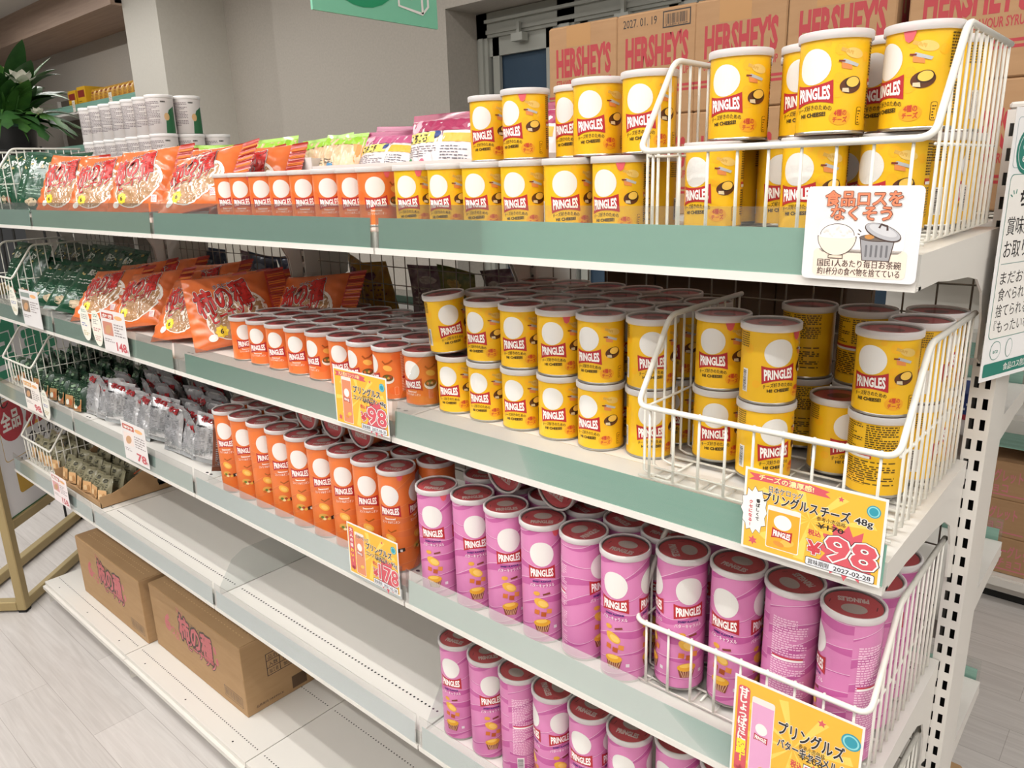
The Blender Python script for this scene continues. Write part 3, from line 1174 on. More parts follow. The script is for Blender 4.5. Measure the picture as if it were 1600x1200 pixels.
upn = ['just inside the basket corner', 'with a hanging red tab between two others', 'largest and nearest, above the food waste sign', 'half hidden behind the nearest one',
       'with a red tab beside the outer side', 'deeper inside behind the basket corner', 'turned away showing its small print', 'at the back against the basket outer side']
for i, (x, y, f, t) in enumerate(upb):
    place_can('yellow', x, y, bz + H_S + 0.0002, f, f'short yellow can, top basket, upper layer, {upn[i]}', GY1, bool(t))

# --- top shelf: short orange cans
GO1 = 'short orange cans on the top shelf'
xs = [-1.640, -1.565, -1.476, -1.389, -1.303, -1.215, -1.129, -1.043]
fo = [38, 33, 38, 36, 38, 41, 35, 42]
for i, (x, f) in enumerate(zip(xs, fo)):
    place_can('orange_short', x, 0.135 - (0.012 if i == 7 else 0), zt, f, f'short orange can, {ORD[7 - i]} from the yellow cans, front row, top shelf', GO1, i in (1, 7))
for i in range(8):
    place_can('orange_short', -0.985 - 0.0875 * i, 0.232, zt, 8, f'short orange can, {ORD[i]} from the yellow cans, second row of the top shelf', GO1, i == 0)

# --- second shelf: short orange cans, single layer, four rows
GO2 = 'short orange cans on the second shelf'
z2 = ZS[1]
xs = [-1.650, -1.563, -1.476, -1.389, -1.300, -1.213, -1.126, -1.039, -0.950]
fo = [52, 27, 25, 27, 3, 25, -8, -27, 6]
for i, (x, f) in enumerate(zip(xs, fo)):
    place_can('orange_short', x, 0.134 if i not in (6, 7) else 0.124, z2, f, f'short orange can, {ORD[8 - i]} from the yellow cans, front row of the second shelf', GO2)
for r in range(1, 4):
    for i in range(9):
        x = xs[i] - 0.012 * r + rnd.uniform(-0.0006, 0.0006)
        place_can('orange_short', x, 0.134 + 0.0868 * r, z2, rnd.uniform(-60, 60), f'short orange can, {ORD[8 - i]} from the yellow cans, {ROWN[r]} of the second shelf', GO2)

# --- second shelf: yellow cans two layers
GY2 = 'short yellow cans on the second shelf'
xs = [-0.858, -0.7715, -0.6840, -0.5965, -0.5090]
fl_ = [13, 9, 11, 15, -3]
fu = [57, 5, 15, 17, 0]
ys = [0.1420, 0.1420, 0.1420, 0.1420, 0.1420]
for i in range(5):
    place_can('yellow', xs[i], ys[i], z2, fl_[i], f'short yellow can, {ORD[i]} from the orange cans, front row, lower layer, second shelf', GY2)
    if i:
        place_can('yellow', xs[i], ys[i], z2 + H_S + 0.0002, fu[i], f'short yellow can, {ORD[i]} from the orange cans, front row, upper layer, second shelf', GY2, i == 3)
place_can('yellow', -0.8760, 0.1440, z2 + H_S + 0.0050, 28, 'tilted short yellow can leaning over the edge of the layer below, second shelf', GY2, tilt=(0, R_(-5.0), R_(55)))
place_can('yellow', -0.4215, 0.1600, z2, 31, 'short yellow can, lower layer, second shelf, just outside the basket', GY2)
place_can('yellow', -0.4215, 0.1600, z2 + H_S + 0.0002, 31, 'short yellow can, upper layer, second shelf, just outside the basket', GY2)
for r in range(1, 4):
    for i in range(6):
        x = -0.8480 + 0.0868 * i - 0.006 * (r % 2)
        y = 0.150 + 0.0868 * r - (0.008 if i < 5 else -0.010)
        if i == 5 and r == 3:
            continue
        place_can('yellow', x, y, z2, rnd.uniform(-30, 30), f'short yellow can, {ORD[i]} from the orange cans, {ROWN[r]}, lower layer, second shelf', GY2)
        place_can('yellow', x, y, z2 + H_S + 0.0002, rnd.uniform(-60, 60), f'short yellow can, {ORD[i]} from the orange cans, {ROWN[r]}, upper layer, second shelf', GY2)
b2 = z2 + BR
inb = [(-0.3120, 0.1850, 17, 3), (-0.2240, 0.1560, 44, 42), (-0.0770, 0.1960, 194, -14)]
nm = ['beside the basket inner side', 'in the middle of the basket', 'at the basket outer corner']
for i, (x, y, fl2, fu2) in enumerate(inb):
    place_can('yellow', x, y, b2, fl2, f'short yellow can, lower layer in the second shelf basket, {nm[i]}', GY2)
    place_can('yellow', x, y, b2 + H_S + 0.0002, fu2, f'short yellow can, upper layer in the second shelf basket, {nm[i]}', GY2, i < 2)
place_can('yellow', -0.1480, 0.2420, b2, 40, 'lone short yellow can with its red lid in view, second shelf basket', GY2)
bk = [(-0.2330, 0.3260, 190, 'third from the basket outer side'), (-0.1450, 0.3290, 190, 'second from the basket outer side'), (-0.0590, 0.2810, 100, 'just behind the outer corner can'), (-0.0590, 0.3670, 30, 'nearest the slotted post')]
for i, (x, y, f, n_) in enumerate(bk):
    place_can('yellow', x, y, b2, f, f'short yellow can, second shelf basket, back, lower, {n_}', GY2)
    place_can('yellow', x, y, b2 + H_S + 0.0002, f, f'short yellow can, second shelf basket, back, upper, {n_}', GY2)

# --- third shelf: tall orange cans
GO3 = 'tall orange cans on the third shelf'
z3 = ZS[2]
xs = [-1.680, -1.594, -1.5070, -1.4200, -1.3330, -1.2460, -1.1590, -1.0720, -0.9850]
fo = [33, 45, 57, 45, 36, 42, 35, 34, 22]
for i, (x, f) in enumerate(zip(xs, fo)):
    place_can('orange_tall', x, 0.069, z3, f, f'tall orange can, {ORD[8 - i]} from the pink cans, front row of the third shelf', GO3, i in (1, 8))
for i in range(10):
    place_can('orange_tall', -0.9480 - 0.0868 * i, 0.1520, z3, rnd.uniform(-30, 30), f'tall orange can, {ORD[i]} from the pink cans, second row of the third shelf', GO3)
for i, x in enumerate((-1.335, -1.230, -1.125)):
    place_can('orange_tall', x, 0.110, z3 + H_T + RL + 0.0008, 0, f'tall orange can lying on the standing ones, {["third", "second", "first"][i]} from the pink cans, third shelf', GO3,
              tilt=(R_(90), 0, 0)).location = (x, 0.085 + H_T, z3 + H_T + RL + 0.0012)

# --- third shelf: tall pink cans
GP3 = 'tall pink cans on the third shelf'
xs = [-0.8420, -0.7550, -0.6680, -0.5810, -0.4940, -0.4070]
ys = [0.053, 0.066, 0.066, 0.066, 0.071, 0.066]
fp = [28, 48, 47, 35, 84, 8]
for i in range(6):
    place_can('pink', xs[i], ys[i], z3, fp[i], f'tall pink can, {ORD[i]} from the orange cans, front row of the third shelf', GP3, i in (0, 3))
for i in range(6):
    place_can('pink', -0.8080 + 0.0868 * i - (0.010 if i > 4 else 0), 0.1550, z3, rnd.uniform(-30, 30), f'tall pink can, {ORD[i]} from the orange cans, second row of the third shelf', GP3)
for i, x in enumerate((-0.700, -0.575)):
    place_can('pink', x, 0, z3, 0, f'tall pink can lying on the standing ones, {["second", "first"][i]} from the basket, third shelf', GP3,
              tilt=(R_(90), R_(20), 0)).location = (x, 0.095 + H_T, z3 + H_T + RL + 0.0012)
b3 = z3 + BR
pb = [(-0.3090, 0.0930, 14, 'beside the basket inner side'), (-0.2200, 0.1130, -20, 'second from the basket inner side'), (-0.1310, 0.1180, -110, 'showing its small print'), (-0.0550, 0.0990, -76, 'at the basket outer corner')]
pb[3] = (-0.0598, 0.0965, 201, pb[3][3])
pb[2] = (-0.1445, 0.1080, 148, pb[2][3])
pb[1] = (-0.2310, 0.1080, -3, pb[1][3])
pb[0] = (-0.3175, 0.0930, -49, pb[0][3])
for x, y, f, n_ in pb:
    place_can('pink', x, y, b3, f, f'tall pink can, front row of the third shelf basket, {n_}', GP3)
pb2 = [(-0.3175, 0.1810, 0), (-0.2310, 0.1960, 40), (-0.1445, 0.1960, 80), (-0.0598, 0.1840, -90), (-0.0598, 0.2720, -80)]
for i, (x, y, f) in enumerate(pb2):
    place_can('pink', x, y, b3, f, f'tall pink can, back row of the third shelf basket, {ORD[i]} from the basket inner side', GP3)

# --- fourth shelf: tall pink cans
GP4 = 'tall pink cans on the fourth shelf'
z4 = ZS[3]
xs = [-0.8400, -0.7530, -0.6660, -0.5790, -0.4920, -0.4050]
fp = [16, 51, 186, -36, 7, 14]
for i in range(6):
    place_can('pink', xs[i], 0.086, z4, fp[i], f'tall pink can, {ORD[i]} from the bare shelf, front row of the fourth shelf', GP4, i in (1, 2))
b4 = z4 + BR
for i in range(4):
    place_can('pink', [-0.3175, -0.2310, -0.1445, -0.0598][i], 0.1045, b4, [-10, 20, 0, -60][i], f'tall pink can in the fourth shelf basket, {ORD[i]} from the basket inner side', GP4)

for r in CANS.values():
    remove_tree(r)
# ---------------------------------------------------------------- soft bags
class Bag:
    """pillow bag. local: x across, z up from the base, front faces -y. fins: 'tb' (sealed top and bottom) or 'lr'"""
    def __init__(self, w, h, t, fins='tb', fin=0.018, seed=1, wr=0.004, slump=0.0, ribs=0.0):
        self.w, self.h, self.t, self.fins, self.fin, self.wr, self.slump, self.ribs = w, h, t, fins, fin, wr, slump, ribs
        r = random.Random(seed)
        self.ph = [r.uniform(0, 6.28) for _ in range(8)]
        self.fr = [r.uniform(2.0, 5.5) for _ in range(8)]

    def bulge(self, u, v):
        fu = self.fin / (self.w / 2) if self.fins == 'lr' and u > 0 else 0.0
        fv = self.fin / (self.h / 2) if self.fins == 'tb' else 0.0
        a, b = abs(2 * u), abs(2 * v)
        a = min(1, a / max(1e-6, 1 - fu))
        b = min(1, b / max(1e-6, 1 - fv))
        low = 1.0 + self.slump * (-2 * v)
        g = max(0.0, (1 - a ** 2.6)) ** 0.6 * max(0.0, (1 - b ** 2.6)) ** 0.6
        wv = sum(math.sin(self.fr[k] * (u * (3 + k) + v * (5 - k)) * 2.2 + self.ph[k]) for k in range(6)) / 6
        edge = math.exp(-((1 - b) / 0.22) ** 2) if self.fins == 'tb' else math.exp(-((1 - a) / 0.22) ** 2)
        cr = math.sin((u if self.fins == 'tb' else v) * 42 + self.ph[0]) * edge * self.wr * 0.6 * (1 if g > 0 else 0)
        return g * self.t / 2 * low + wv * self.wr * (0.25 + g) * (0 if g == 0 else 1) + cr

    def sway(self, u, v):
        s = math.sin(self.ph[1] + v * 2.4) * self.wr * 1.0 + math.sin(self.ph[2] + u * 3) * self.wr * 0.8
        if self.ribs:
            fu = 0.5 - self.fin / self.w
            if self.fins == 'lr' and u > fu:
                s += self.ribs * math.sin(v * self.h * 6.283 / 0.0115)
            fv = 0.5 - self.fin / self.h
            if self.fins == 'tb' and abs(v) > fv:
                s += self.ribs * math.sin(u * self.w * 6.283 / 0.0115)
        return s

    def pt(self, u, v, side, off=0.0):
        pinch = 1.0 - 0.05 * (1 - (2 * v) ** 2) if self.fins == 'tb' else 1.0
        pz = 1.0 - 0.05 * (1 - (2 * u) ** 2) if self.fins == 'lr' else 1.0
        y = -(self.bulge(u, v) + off) if side > 0 else (self.bulge(u, v) * 0.9 + off)
        return (u * self.w * pinch, y + self.sway(u, v), (v * pz + 0.5) * self.h)

    def mesh(self, mfront, mback=None, mfin=None, n=22, m=22):
        b = MB()
        mback = mback or mfront
        mfin = mfin or mfront
        fu = 0.5 - self.fin / self.w
        fv = 0.5 - self.fin / self.h
        us = [-0.5 + i / n for i in range(n + 1)]
        vs_ = [-0.5 + j / m for j in range(m + 1)]
        if self.fins == 'lr':
            us = sorted(set([u for u in us if abs(u - fu) > 0.012] + [fu]))
            if self.ribs:
                vs_ = [-0.5 + j / 56 for j in range(57)]
        else:
            vs_ = sorted(set([v for v in vs_ if abs(abs(v) - fv) > 0.012] + [-fv, fv]))
        nu, nv = len(us), len(vs_)
        for side, mm in ((1, mfront), (-1, mback)):
            P = [self.pt(u, v, side) for v in vs_ for u in us]
            body, fin = [], []
            for j in range(nv - 1):
                for i in range(nu - 1):
                    q = (j * nu + i, j * nu + i + 1, (j + 1) * nu + i + 1, (j + 1) * nu + i)
                    if side < 0:
                        q = q[::-1]
                    uc, vc = (us[i] + us[i + 1]) / 2, (vs_[j] + vs_[j + 1]) / 2
                    isf = uc > fu if self.fins == 'lr' else abs(vc) > fv
                    (fin if isf else body).append(q)
            b.add(P, body, mm, True)
            b.add(P, fin, mfin, True)
        return b

    def mapper(self, side=1, eps=0.00035):
        return lambda x, y, l: self.pt(x / self.w, y / self.h - 0.5, side, 0.0010 + l * eps)


def subdiv_emit(p, b, f, maxlen=0.012):
    # split long pieces both ways so that print follows the wrinkles
    q = Print()
    for vs, fs, m, layer in p.items:
        q.items.append((vs, fs, m, layer))
    q.emit(b, f, maxlen)


def gloss(name, h, rough=0.22, noise=None, metal=0.0):
    return mat(name, h, rough, spec=0.6, coat=0.25, noise=noise, metal=metal)


OR_FILM = gloss('orange_bag_film', '#dc7038', 0.25)
OR_FIN = gloss('red_ribbed_seal', '#b02c1c', 0.28)
OR_BACK = gloss('orange_bag_back', '#c8552c', 0.3)
CRACK = mat('cracker_window', '#b98f64', 0.35, coat=0.2, noise=((150, 150, 150), '#94683f', 0.8, 0.12))


def rice_bag(seed):
    bg = Bag(0.285, 0.225, 0.058, 'lr', 0.056, seed, 0.004, 0.15, 0.0026)
    root = empty('cracker_bag')
    b = bg.mesh(OR_FILM, OR_BACK, OR_FIN, 40, 22)
    p = Print()
    wht, red, dk = paint('#f3ebe2'), paint('#c4251f'), paint('#2a1512')
    # see-through window
    p.oval(-0.012, 0.085, 0.088, 0.072, wht, 0.5, 24)
    p.oval(-0.014, 0.083, 0.083, 0.067, CRACK, 1, 24)
    p.text('柿の種', -0.034, 0.112, 0.066, red, 3, width=0.150, bold=0.035, align='c', rot=12, outline=[(wht, 0.045), (dk, 0.022)])
    p.text('ピーナッツ', -0.020, 0.080, 0.028, red, 3, width=0.120, bold=0.035, align='c', rot=14, outline=[(wht, 0.05), (dk, 0.025)])
    p.text('さらにおいしく', -0.020, 0.182, 0.013, paint('#3a2a55'), 3, width=0.085, bold=0.02, align='c', rot=8, outline=[(wht, 0.04)])
    for sg in (1,):
        for i in range(26):
            y0 = 0.012 + i * 0.0078
            p.rect(0.092, y0, 0.1405, y0 + 0.0026, paint('#e58a3c'), 1)
    p.star(-0.062, 0.040, 0.019, 0.015, 8, paint('#f2cf2e'), 3)
    p.text('6', -0.062, 0.033, 0.014, dk, 4, bold=0.03, align='c')
    p.oval(-0.088, 0.026, 0.013, 0.010, wht, 2)
    p.rect(0.050, 0.022, 0.068, 0.044, wht, 2)
    p.scribble(0.052, 0.025, 0.066, 0.042, 4, paint('#cc7f93'), 3, 3, dash=0.4)
    subdiv_emit(p, b, bg.mapper())
    b.build('bag_film', root)
    return root


RICE = [rice_bag(i) for i in (3, 8, 21)]
GR_FILM = gloss('dark_green_bag_film', '#1c4531', 0.16, noise=((26, 40, 26), '#275a40', 0.5, 0.2))
GR_BACK = gloss('green_bag_back', '#173528', 0.25)


def green_bag(seed):
    bg = Bag(0.165, 0.235, 0.055, 'tb', 0.014, seed, 0.007, 0.25)
    root = empty('rice_cracker_bag')
    b = bg.mesh(GR_FILM, GR_BACK, GR_FILM, 18, 22)
    p = Print()
    wht, gold = paint('#e2e6de'), paint('#b9a76a')
    rr = random.Random(seed)
    p.text('堅ぶつ', 0.0, 0.165, 0.024, wht, 2, width=0.055, bold=0.03, align='c', rot=-4)
    p.scribble(-0.045, 0.120, 0.040, 0.150, 2, wht, 2, seed, 0.25, dash=0.12)
    for i in range(9):
        p.oval(rr.uniform(-0.06, 0.06), rr.uniform(0.150, 0.215), 0.006, 0.0035, gold, 1.5, rr.uniform(0, 180))
    p.scribble(-0.050, 0.060, 0.045, 0.098, 3, paint('#9fb8a6'), 2, seed + 3, 0.25, dash=0.12)
    p.oval(-0.020, 0.032, 0.022, 0.014, paint('#c9b79a'), 2, 10)
    p.oval(0.020, 0.030, 0.018, 0.012, paint('#a35e48'), 2, -10)
    subdiv_emit(p, b, bg.mapper(), 0.02)
    b.build('bag_film', root)
    return root


GREEN = [green_bag(i) for i in (2, 5, 9)]
SILV = gloss('silver_foil_film', '#d2d2d4', 0.24, noise=((34, 34, 18), '#ececee', 0.6, 0.6), metal=0.6)
BRN_FILM = gloss('brown_foil_film', '#7a4632', 0.28, metal=0.3)


def silver_pack(seed):
    bg = Bag(0.105, 0.150, 0.036, 'tb', 0.012, seed, 0.008, 0.1)
    root = empty('nut_pack')
    b = bg.mesh(SILV, SILV, SILV, 14, 20)
    p = Print()
    gry, red = paint('#8a8a8d'), paint('#c0353a')
    p.scribble(-0.044, 0.075, -0.004, 0.115, 8, gry, 1, seed, 0.4, dash=0.16)
    p.scribble(0.004, 0.035, 0.044, 0.110, 14, gry, 1, seed + 1, 0.4, dash=0.16)
    p.scribble(-0.044, 0.020, -0.004, 0.070, 9, gry, 1, seed + 2, 0.4, dash=0.16)
    p.rect(-0.040, 0.108, -0.014, 0.113, paint('#3c3c40'), 2)
    p.text('柿の種', 0.0, 0.1235, 0.013, red, 2, width=0.062, bold=0.05, align='c', rot=-5)
    subdiv_emit(p, b, bg.mapper(), 0.012)
    q = Print()
    q.text('柿の種', 0.0, 0.085, 0.030, red, 2, width=0.085, bold=0.05, align='c')
    q.text('チョコ', 0.0, 0.050, 0.022, red, 2, width=0.060, bold=0.05, align='c')
    fb = bg.mapper(-1)
    q.emit(b, lambda x, y, l: fb(-x, y, l), 0.012)
    b.build('foil_film', root)
    return root


SILVER = [silver_pack(i) for i in (4, 7, 11)]
_s = SILV
SILV = BRN_FILM
BROWNP = [silver_pack(13)]
SILV = _s


def small_pack(name, film, mark, seed, w=0.062, h=0.098, t=0.024, tagc=None):
    bg = Bag(w, h, t, 'tb', 0.010, seed, 0.006, 0.1)
    root = empty(name)
    b = bg.mesh(film, film, film, 10, 14)
    p = Print()
    rr = random.Random(seed)
    p.scribble(-w * .36, h * .42, w * .36, h * .72, 4, mark, 1, seed, 0.4, dash=0.25)
    p.oval(0, h * .80, w * .2, h * .06, mark, 1)
    p.star(-w * .15, h * .25, w * .14, w * .07, 6, mark, 1, seed=seed)
    subdiv_emit(p, b, bg.mapper(), 0.014)
    b.build('bag_film', root)
    if tagc:
        b = MB()
        f = plane_map((0, -t * 0.5 - 0.0062, 0.0), (1, 0, 0), (0, 0, 1))
        b.box((-w * .40, -t * .5 - 0.006, 0.002), (w * .40, -t * .5 - 0.005, h * .46), paint(tagc[0]))
        q = Print()
        q.oval(-w * .15, h * .2, w * .17, w * .17, paint(tagc[1]), 1)
        q.oval(w * .18, h * .22, w * .15, w * .2, paint(tagc[2]), 1, 20)
        q.scribble(-w * .34, h * .04, w * .34, h * .12, 2, paint('#5b4a3c'), 1, seed, 0.5, dash=0.2)
        q.emit(b, f)
        b.build('paper_tag', root)
    return root


DKG = gloss('near_black_green_film', '#1c3326', 0.25, noise=((40, 40, 40), '#2f5138', 0.5, 0.1))
OLV = gloss('olive_brown_film', '#858064', 0.42, noise=((40, 40, 40), '#9c967b', 0.6, 0.15))
DGP = [small_pack('seaweed_snack_pack', DKG, paint('#7f9a7a'), i, 0.066, 0.105, 0.03, ('#b98a5c', '#e3e2d6', '#b5633a')) for i in (1, 2)]
DGN = [small_pack('seaweed_snack_pack', DKG, paint('#7f9a7a'), i, 0.066, 0.105, 0.03) for i in (3, 4)]
OLP = [small_pack('nut_snack_pack', OLV, paint('#4c4a3a'), i, 0.064, 0.102, 0.026) for i in (5, 6, 7)]
OLT = [small_pack('nut_snack_pack', OLV, paint('#4c4a3a'), i, 0.064, 0.102, 0.026, ('#dcae7c', '#e7c79a', '#b98a5a')) for i in (8,)]
PROTOS = RICE + GREEN + BROWNP + SILVER + DGP + DGN + OLP + OLT


def put(proto, label, cat, group, x, y, z, rx=0, ry=0, rz=0, sc=None, rest=True, ymax=0.452):
    r = copy_tree(proto)
    r.location = (x, y, z)
    r.rotation_euler = (R_(rx), R_(ry), R_(rz))
    if sc:
        r.scale = (sc, sc, sc)
    if rest and rx:
        settle(r, z, ymax if y < 0.45 else None)
    return tag(r, label, cat, group)


# orange cracker bags on the top shelf
G = 'orange cracker bags on the top shelf'
zt = ZS[0]
for i, (x, y, rx, ry, rz, n_) in enumerate([(-2.775, 0.118, -30, 2, 20, 'first from the green bags'), (-2.460, 0.118, -32, -3, 22, 'second from the green bags'),
                                            (-2.148, 0.118, -32, -3, 22, 'third from the green bags'), (-1.800, 0.112, -46, -9, 24, 'tipped over beside the orange cans')]):
    put(RICE[i % 3], f'orange cracker bag on the top shelf front rail, {n_}', 'bag', G, x, y, zt + 0.0005, rx, ry, rz)
for i in range(4):
    put(RICE[(i + 1) % 3], f'orange cracker bag in the second row of the top shelf, {ORD[i]} from the green bags', 'bag', G, -2.72 + 0.31 * i, 0.262, zt + 0.0005, -31, -2, 21)
put(RICE[1], 'orange cracker bag lying behind the orange cans against the white tray', 'bag', G, -1.98, 0.36, zt + 0.02, -40, -3, 6)

# orange cracker bags on the second shelf
G = 'orange cracker bags on the second shelf'
z2 = ZS[1]
for i, (x, y, rx, ry, rz, n_) in enumerate([(-2.580, 0.108, -44, -6, 20, 'first from the green bags'), (-2.270, 0.108, -44, -6, 20, 'second from the green bags'), (-1.960, 0.108, -44, -6, 20, 'third from the green bags'),
                                            (-1.768, 0.200, -30, -4, 64, 'turned sideways next to the orange cans')]):
    put(RICE[(i + 1) % 3], f'orange cracker bag, front of the second shelf, {n_}', 'bag', G, x, y, z2 + 0.0005, rx, ry, rz, ymax=0.41)
for i in range(3):
    put(RICE[i % 3], f'orange cracker bag in the middle row of the second shelf, {ORD[i]} from the green bags', 'bag', G, -2.60 + 0.305 * i, 0.208, z2 + 0.0006, -44, -6, 20, ymax=0.452)
for i in range(4):
    put(RICE[(i + 2) % 3], f'orange cracker bag in the back row of the second shelf, {ORD[i]} from the green bags', 'bag', G, (-2.500, -2.205, -1.945, -1.605)[i], 0.305, z2 + 0.0006, -38, -5, 18, ymax=0.452)

# green bags
G = 'dark green bags on the top shelf'
for i, (x, y, ry, rz) in enumerate([(-3.497, 0.120, 2, 2), (-3.318, 0.118, -2, 4), (-3.128, 0.112, 3, 16), (-2.972, 0.105, 4, 30)]):
    put(GREEN[i % 3], f'glossy dark green bag on the top shelf, {ORD[3 - i]} from the orange bags', 'bag', G, x, y, zt + (0.0125 if x < -3.22 else 0.0005), -24, ry, rz)
for i in range(3):
    put(GREEN[(i + 1) % 3], f'glossy dark green bag, second row, top shelf, {ORD[2 - i]} from the orange bags', 'bag', G, (-3.495, -3.318, -3.110)[i], 0.245, zt + 0.0125, -24, 2 - 2 * i, 4)
G = 'dark green bags on the second shelf'
for i, (x, y, rx, ry, rz) in enumerate([(-3.498, 0.120, -18, 1, 2), (-3.328, 0.122, -24, 0, 2), (-3.130, 0.105, -50, 8, 36), (-3.010, 0.102, -50, 8, 36), (-2.890, 0.100, -50, 8, 36), (-2.770, 0.100, -50, 8, 36)]):
    put(GREEN[i % 3], f'glossy dark green bag in the front of the second shelf, {ORD[5 - i]} from the orange bags', 'bag', G, x, y, z2 + (0.0125 if x < -3.22 else 0.0005), rx, ry, rz)
for i in range(5):
    put(GREEN[(i + 2) % 3], f'glossy dark green bag in the back of the second shelf, {ORD[4 - i]} from the orange bags', 'bag', G, (-3.495, -3.325, -3.125, -2.965, -2.810)[i], 0.255, z2 + 0.0125, -28, 2, 4)

# silver packs on the third shelf
G = 'silver nut packs on the third shelf'
put(BROWNP[0], 'brown foil pack standing edge on between the silver packs and the orange cans', 'packet', 'brown foil packs on the third shelf', -1.795, 0.110, ZS[2] + 0.0006, -10, 8, 62)
z3 = ZS[2]
for i in range(9):
    put(SILVER[i % 3], f'crinkled silver pack in the front row of the third shelf, {ORD[8 - i]} from the orange cans', 'packet', G, -2.752 + 0.1070 * i, 0.088 + (0.006 if i % 2 else 0), z3 + 0.001, -10 - (i % 3) * 3, (-3, 5, 8, -4, 2, 9, -2, 6, 10)[i], (6, 18, 24, 10, 2, 20, 8, 14, 26)[i])
for r in range(1, 5):
    for i in range(8):
        put(SILVER[(i + r) % 3], f'crinkled silver pack in the {ORD[r]} row of the third shelf, {ORD[7 - i]} from the orange cans', 'packet', G, -2.690 + 0.112 * i + rnd.uniform(-0.003, 0.003), 0.100 + 0.066 * r, z3 + 0.001, -18 + rnd.uniform(-4, 4), rnd.uniform(-5, 5), 180 + rnd.uniform(-8, 8) if (i + r) % 3 else rnd.uniform(-8, 8), sc=1.0 + 0.04 * r)

# little dark green packs at the far end of the third shelf
G = 'small dark green packs on the third shelf'
for r in range(5):
    for i in range(9):
        pr_ = (DGP if r == 0 else DGN)[(i + r) % 2]
        put(pr_, f'small dark green snack pack on the third shelf, {ORD[r]} row, {ORD[8 - i]} from the silver packs', 'packet', G, -3.530 + 0.0830 * i + (0.02 if i > 3 else 0), 0.085 + 0.062 * r, z3 + (0.0125 if i < 4 else 0.0005), -12, rnd.uniform(-4, 4), rnd.uniform(-6, 10), sc=1.0 + 0.06 * r)

# paper tray with the cat, and the olive packs standing in it
z4 = ZS[3]
KRAFT = mat('kraft_paper_board', '#b6926a', 0.85, noise=((20, 20, 20), '#a5825b', 0.5, 0.02))
t = thing('paper_display_tray', 'kraft paper tray with a black cat on its curved side, fourth shelf', 'tray', (-2.745, 0.055, z4))
b = MB()
prof = [(0.0, 0.0), (0.340, 0.0), (0.340, 0.112), (0.300, 0.120), (0.240, 0.118), (0.180, 0.105), (0.130, 0.082), (0.090, 0.060), (0.050, 0.048), (0.0, 0.046)]
bq = MB()
bq.prism(prof, 'x', -0.473, -0.470, KRAFT)
bq.build('side_board', t)
b.prism(prof, 'x', -0.003, 0.0, KRAFT)
p = Print()
blk = paint('#231d18')
p.oval(0.235, 0.040, 0.016, 0.019, blk, 1)
p.oval(0.219, 0.063, 0.011, 0.010, blk, 1)
p.poly([(0.209, 0.066), (0.212, 0.080), (0.218, 0.071)], blk, 1)
p.poly([(0.221, 0.071), (0.227, 0.080), (0.229, 0.065)], blk, 1)
p.line([(0.246, 0.028), (0.262, 0.034), (0.264, 0.052), (0.258, 0.062), (0.262, 0.070)], 0.004, blk, 1)
p.poly([(0.222, 0.022), (0.252, 0.022), (0.250, 0.034), (0.224, 0.034)], blk, 1)
p.line([(0.135, 0.098), (0.170, 0.112), (0.205, 0.117)], 0.006, paint('#a8502e'), 1)
p.emit(b, lambda x, y, l: (0.0 + l * 0.0004, x, y))
b.build('side_board', t)
b = MB()
b.box((-0.473, 0.0, 0.0), (0.0, 0.340, 0.002), KRAFT)
b.box((-0.473, 0.338, 0.0), (0.0, 0.340, 0.112), KRAFT)
b.box((-0.473, 0.0, 0.0), (0.0, 0.002, 0.022), KRAFT)
b.build('tray_base', t)
G = 'small olive packs on the fourth shelf'
for r in range(5):
    for i in range(10):
        pr_ = OLT[0] if r == 0 else OLP[(i * 2 + r) % 3]
        put(pr_, f'small olive snack pack in the paper tray, {ORD[r]} row, {ORD[9 - i]} from the cat' if i > 3 else f'small olive snack pack in the far basket, {ORD[r]} row, {ORD[i]} from the outer side', 'packet', G, (-3.540 + 0.0860 * i) if i < 4 else -3.170 + 0.0755 * (i - 4), 0.092 + 0.061 * r, z4 + (0.003 if i > 3 else 0.0125), -12, rnd.uniform(-4, 4), rnd.uniform(-6, 16), sc=1.0 + 0.06 * r)
put(OLP[1], 'olive snack pack lying loose across the top of the far basket on the fourth shelf', 'packet', G, -3.400, 0.110, z4 + 0.108, -70, 10, -40)

# ---------------------------------------------------------------- goods on the back half of the top shelf
TRAYM = mat('white_carton_board', '#e4ddd8', 0.6)
t = thing('white_carton_tray', 'long low white carton tray under the candy bags on the top shelf', 'tray', (-1.80, 0.40, zt + 0.0005))
b = MB()
L, D, Hh = 0.93, 0.30, 0.156
b.prism([(0.0, 0.02), (0.03, 0.0), (L, 0.0), (L, D), (0.0, D)], 'z', 0.0, 0.003, TRAYM)
b.box((0.135, 0, 0), (L, 0.003, Hh - 0.026), TRAYM)
b.box((0.0, 0.0, 0), (0.075, 0.003, Hh), TRAYM)
b.box((0.078, -0.001, 0), (0.134, 0.002, Hh - 0.002), TRAYM)
b.box((0.0, 0.003, 0), (0.003, D, Hh), TRAYM)
b.box((L - 0.003, 0.003, 0), (L, D, Hh - 0.02), TRAYM)
b.box((0.003, D - 0.003, 0), (L - 0.003, D, Hh - 0.02), TRAYM)
p = Print()
p.rect(0.012, 0.100, 0.0135, 0.140, paint('#56504c'), 1)
p.rect(0.024, 0.100, 0.0255, 0.140, paint('#56504c'), 1)
p.emit(b, plane_map((0, 0, 0), (1, 0, 0), (0, 0, 1)))
b.build('carton', t)


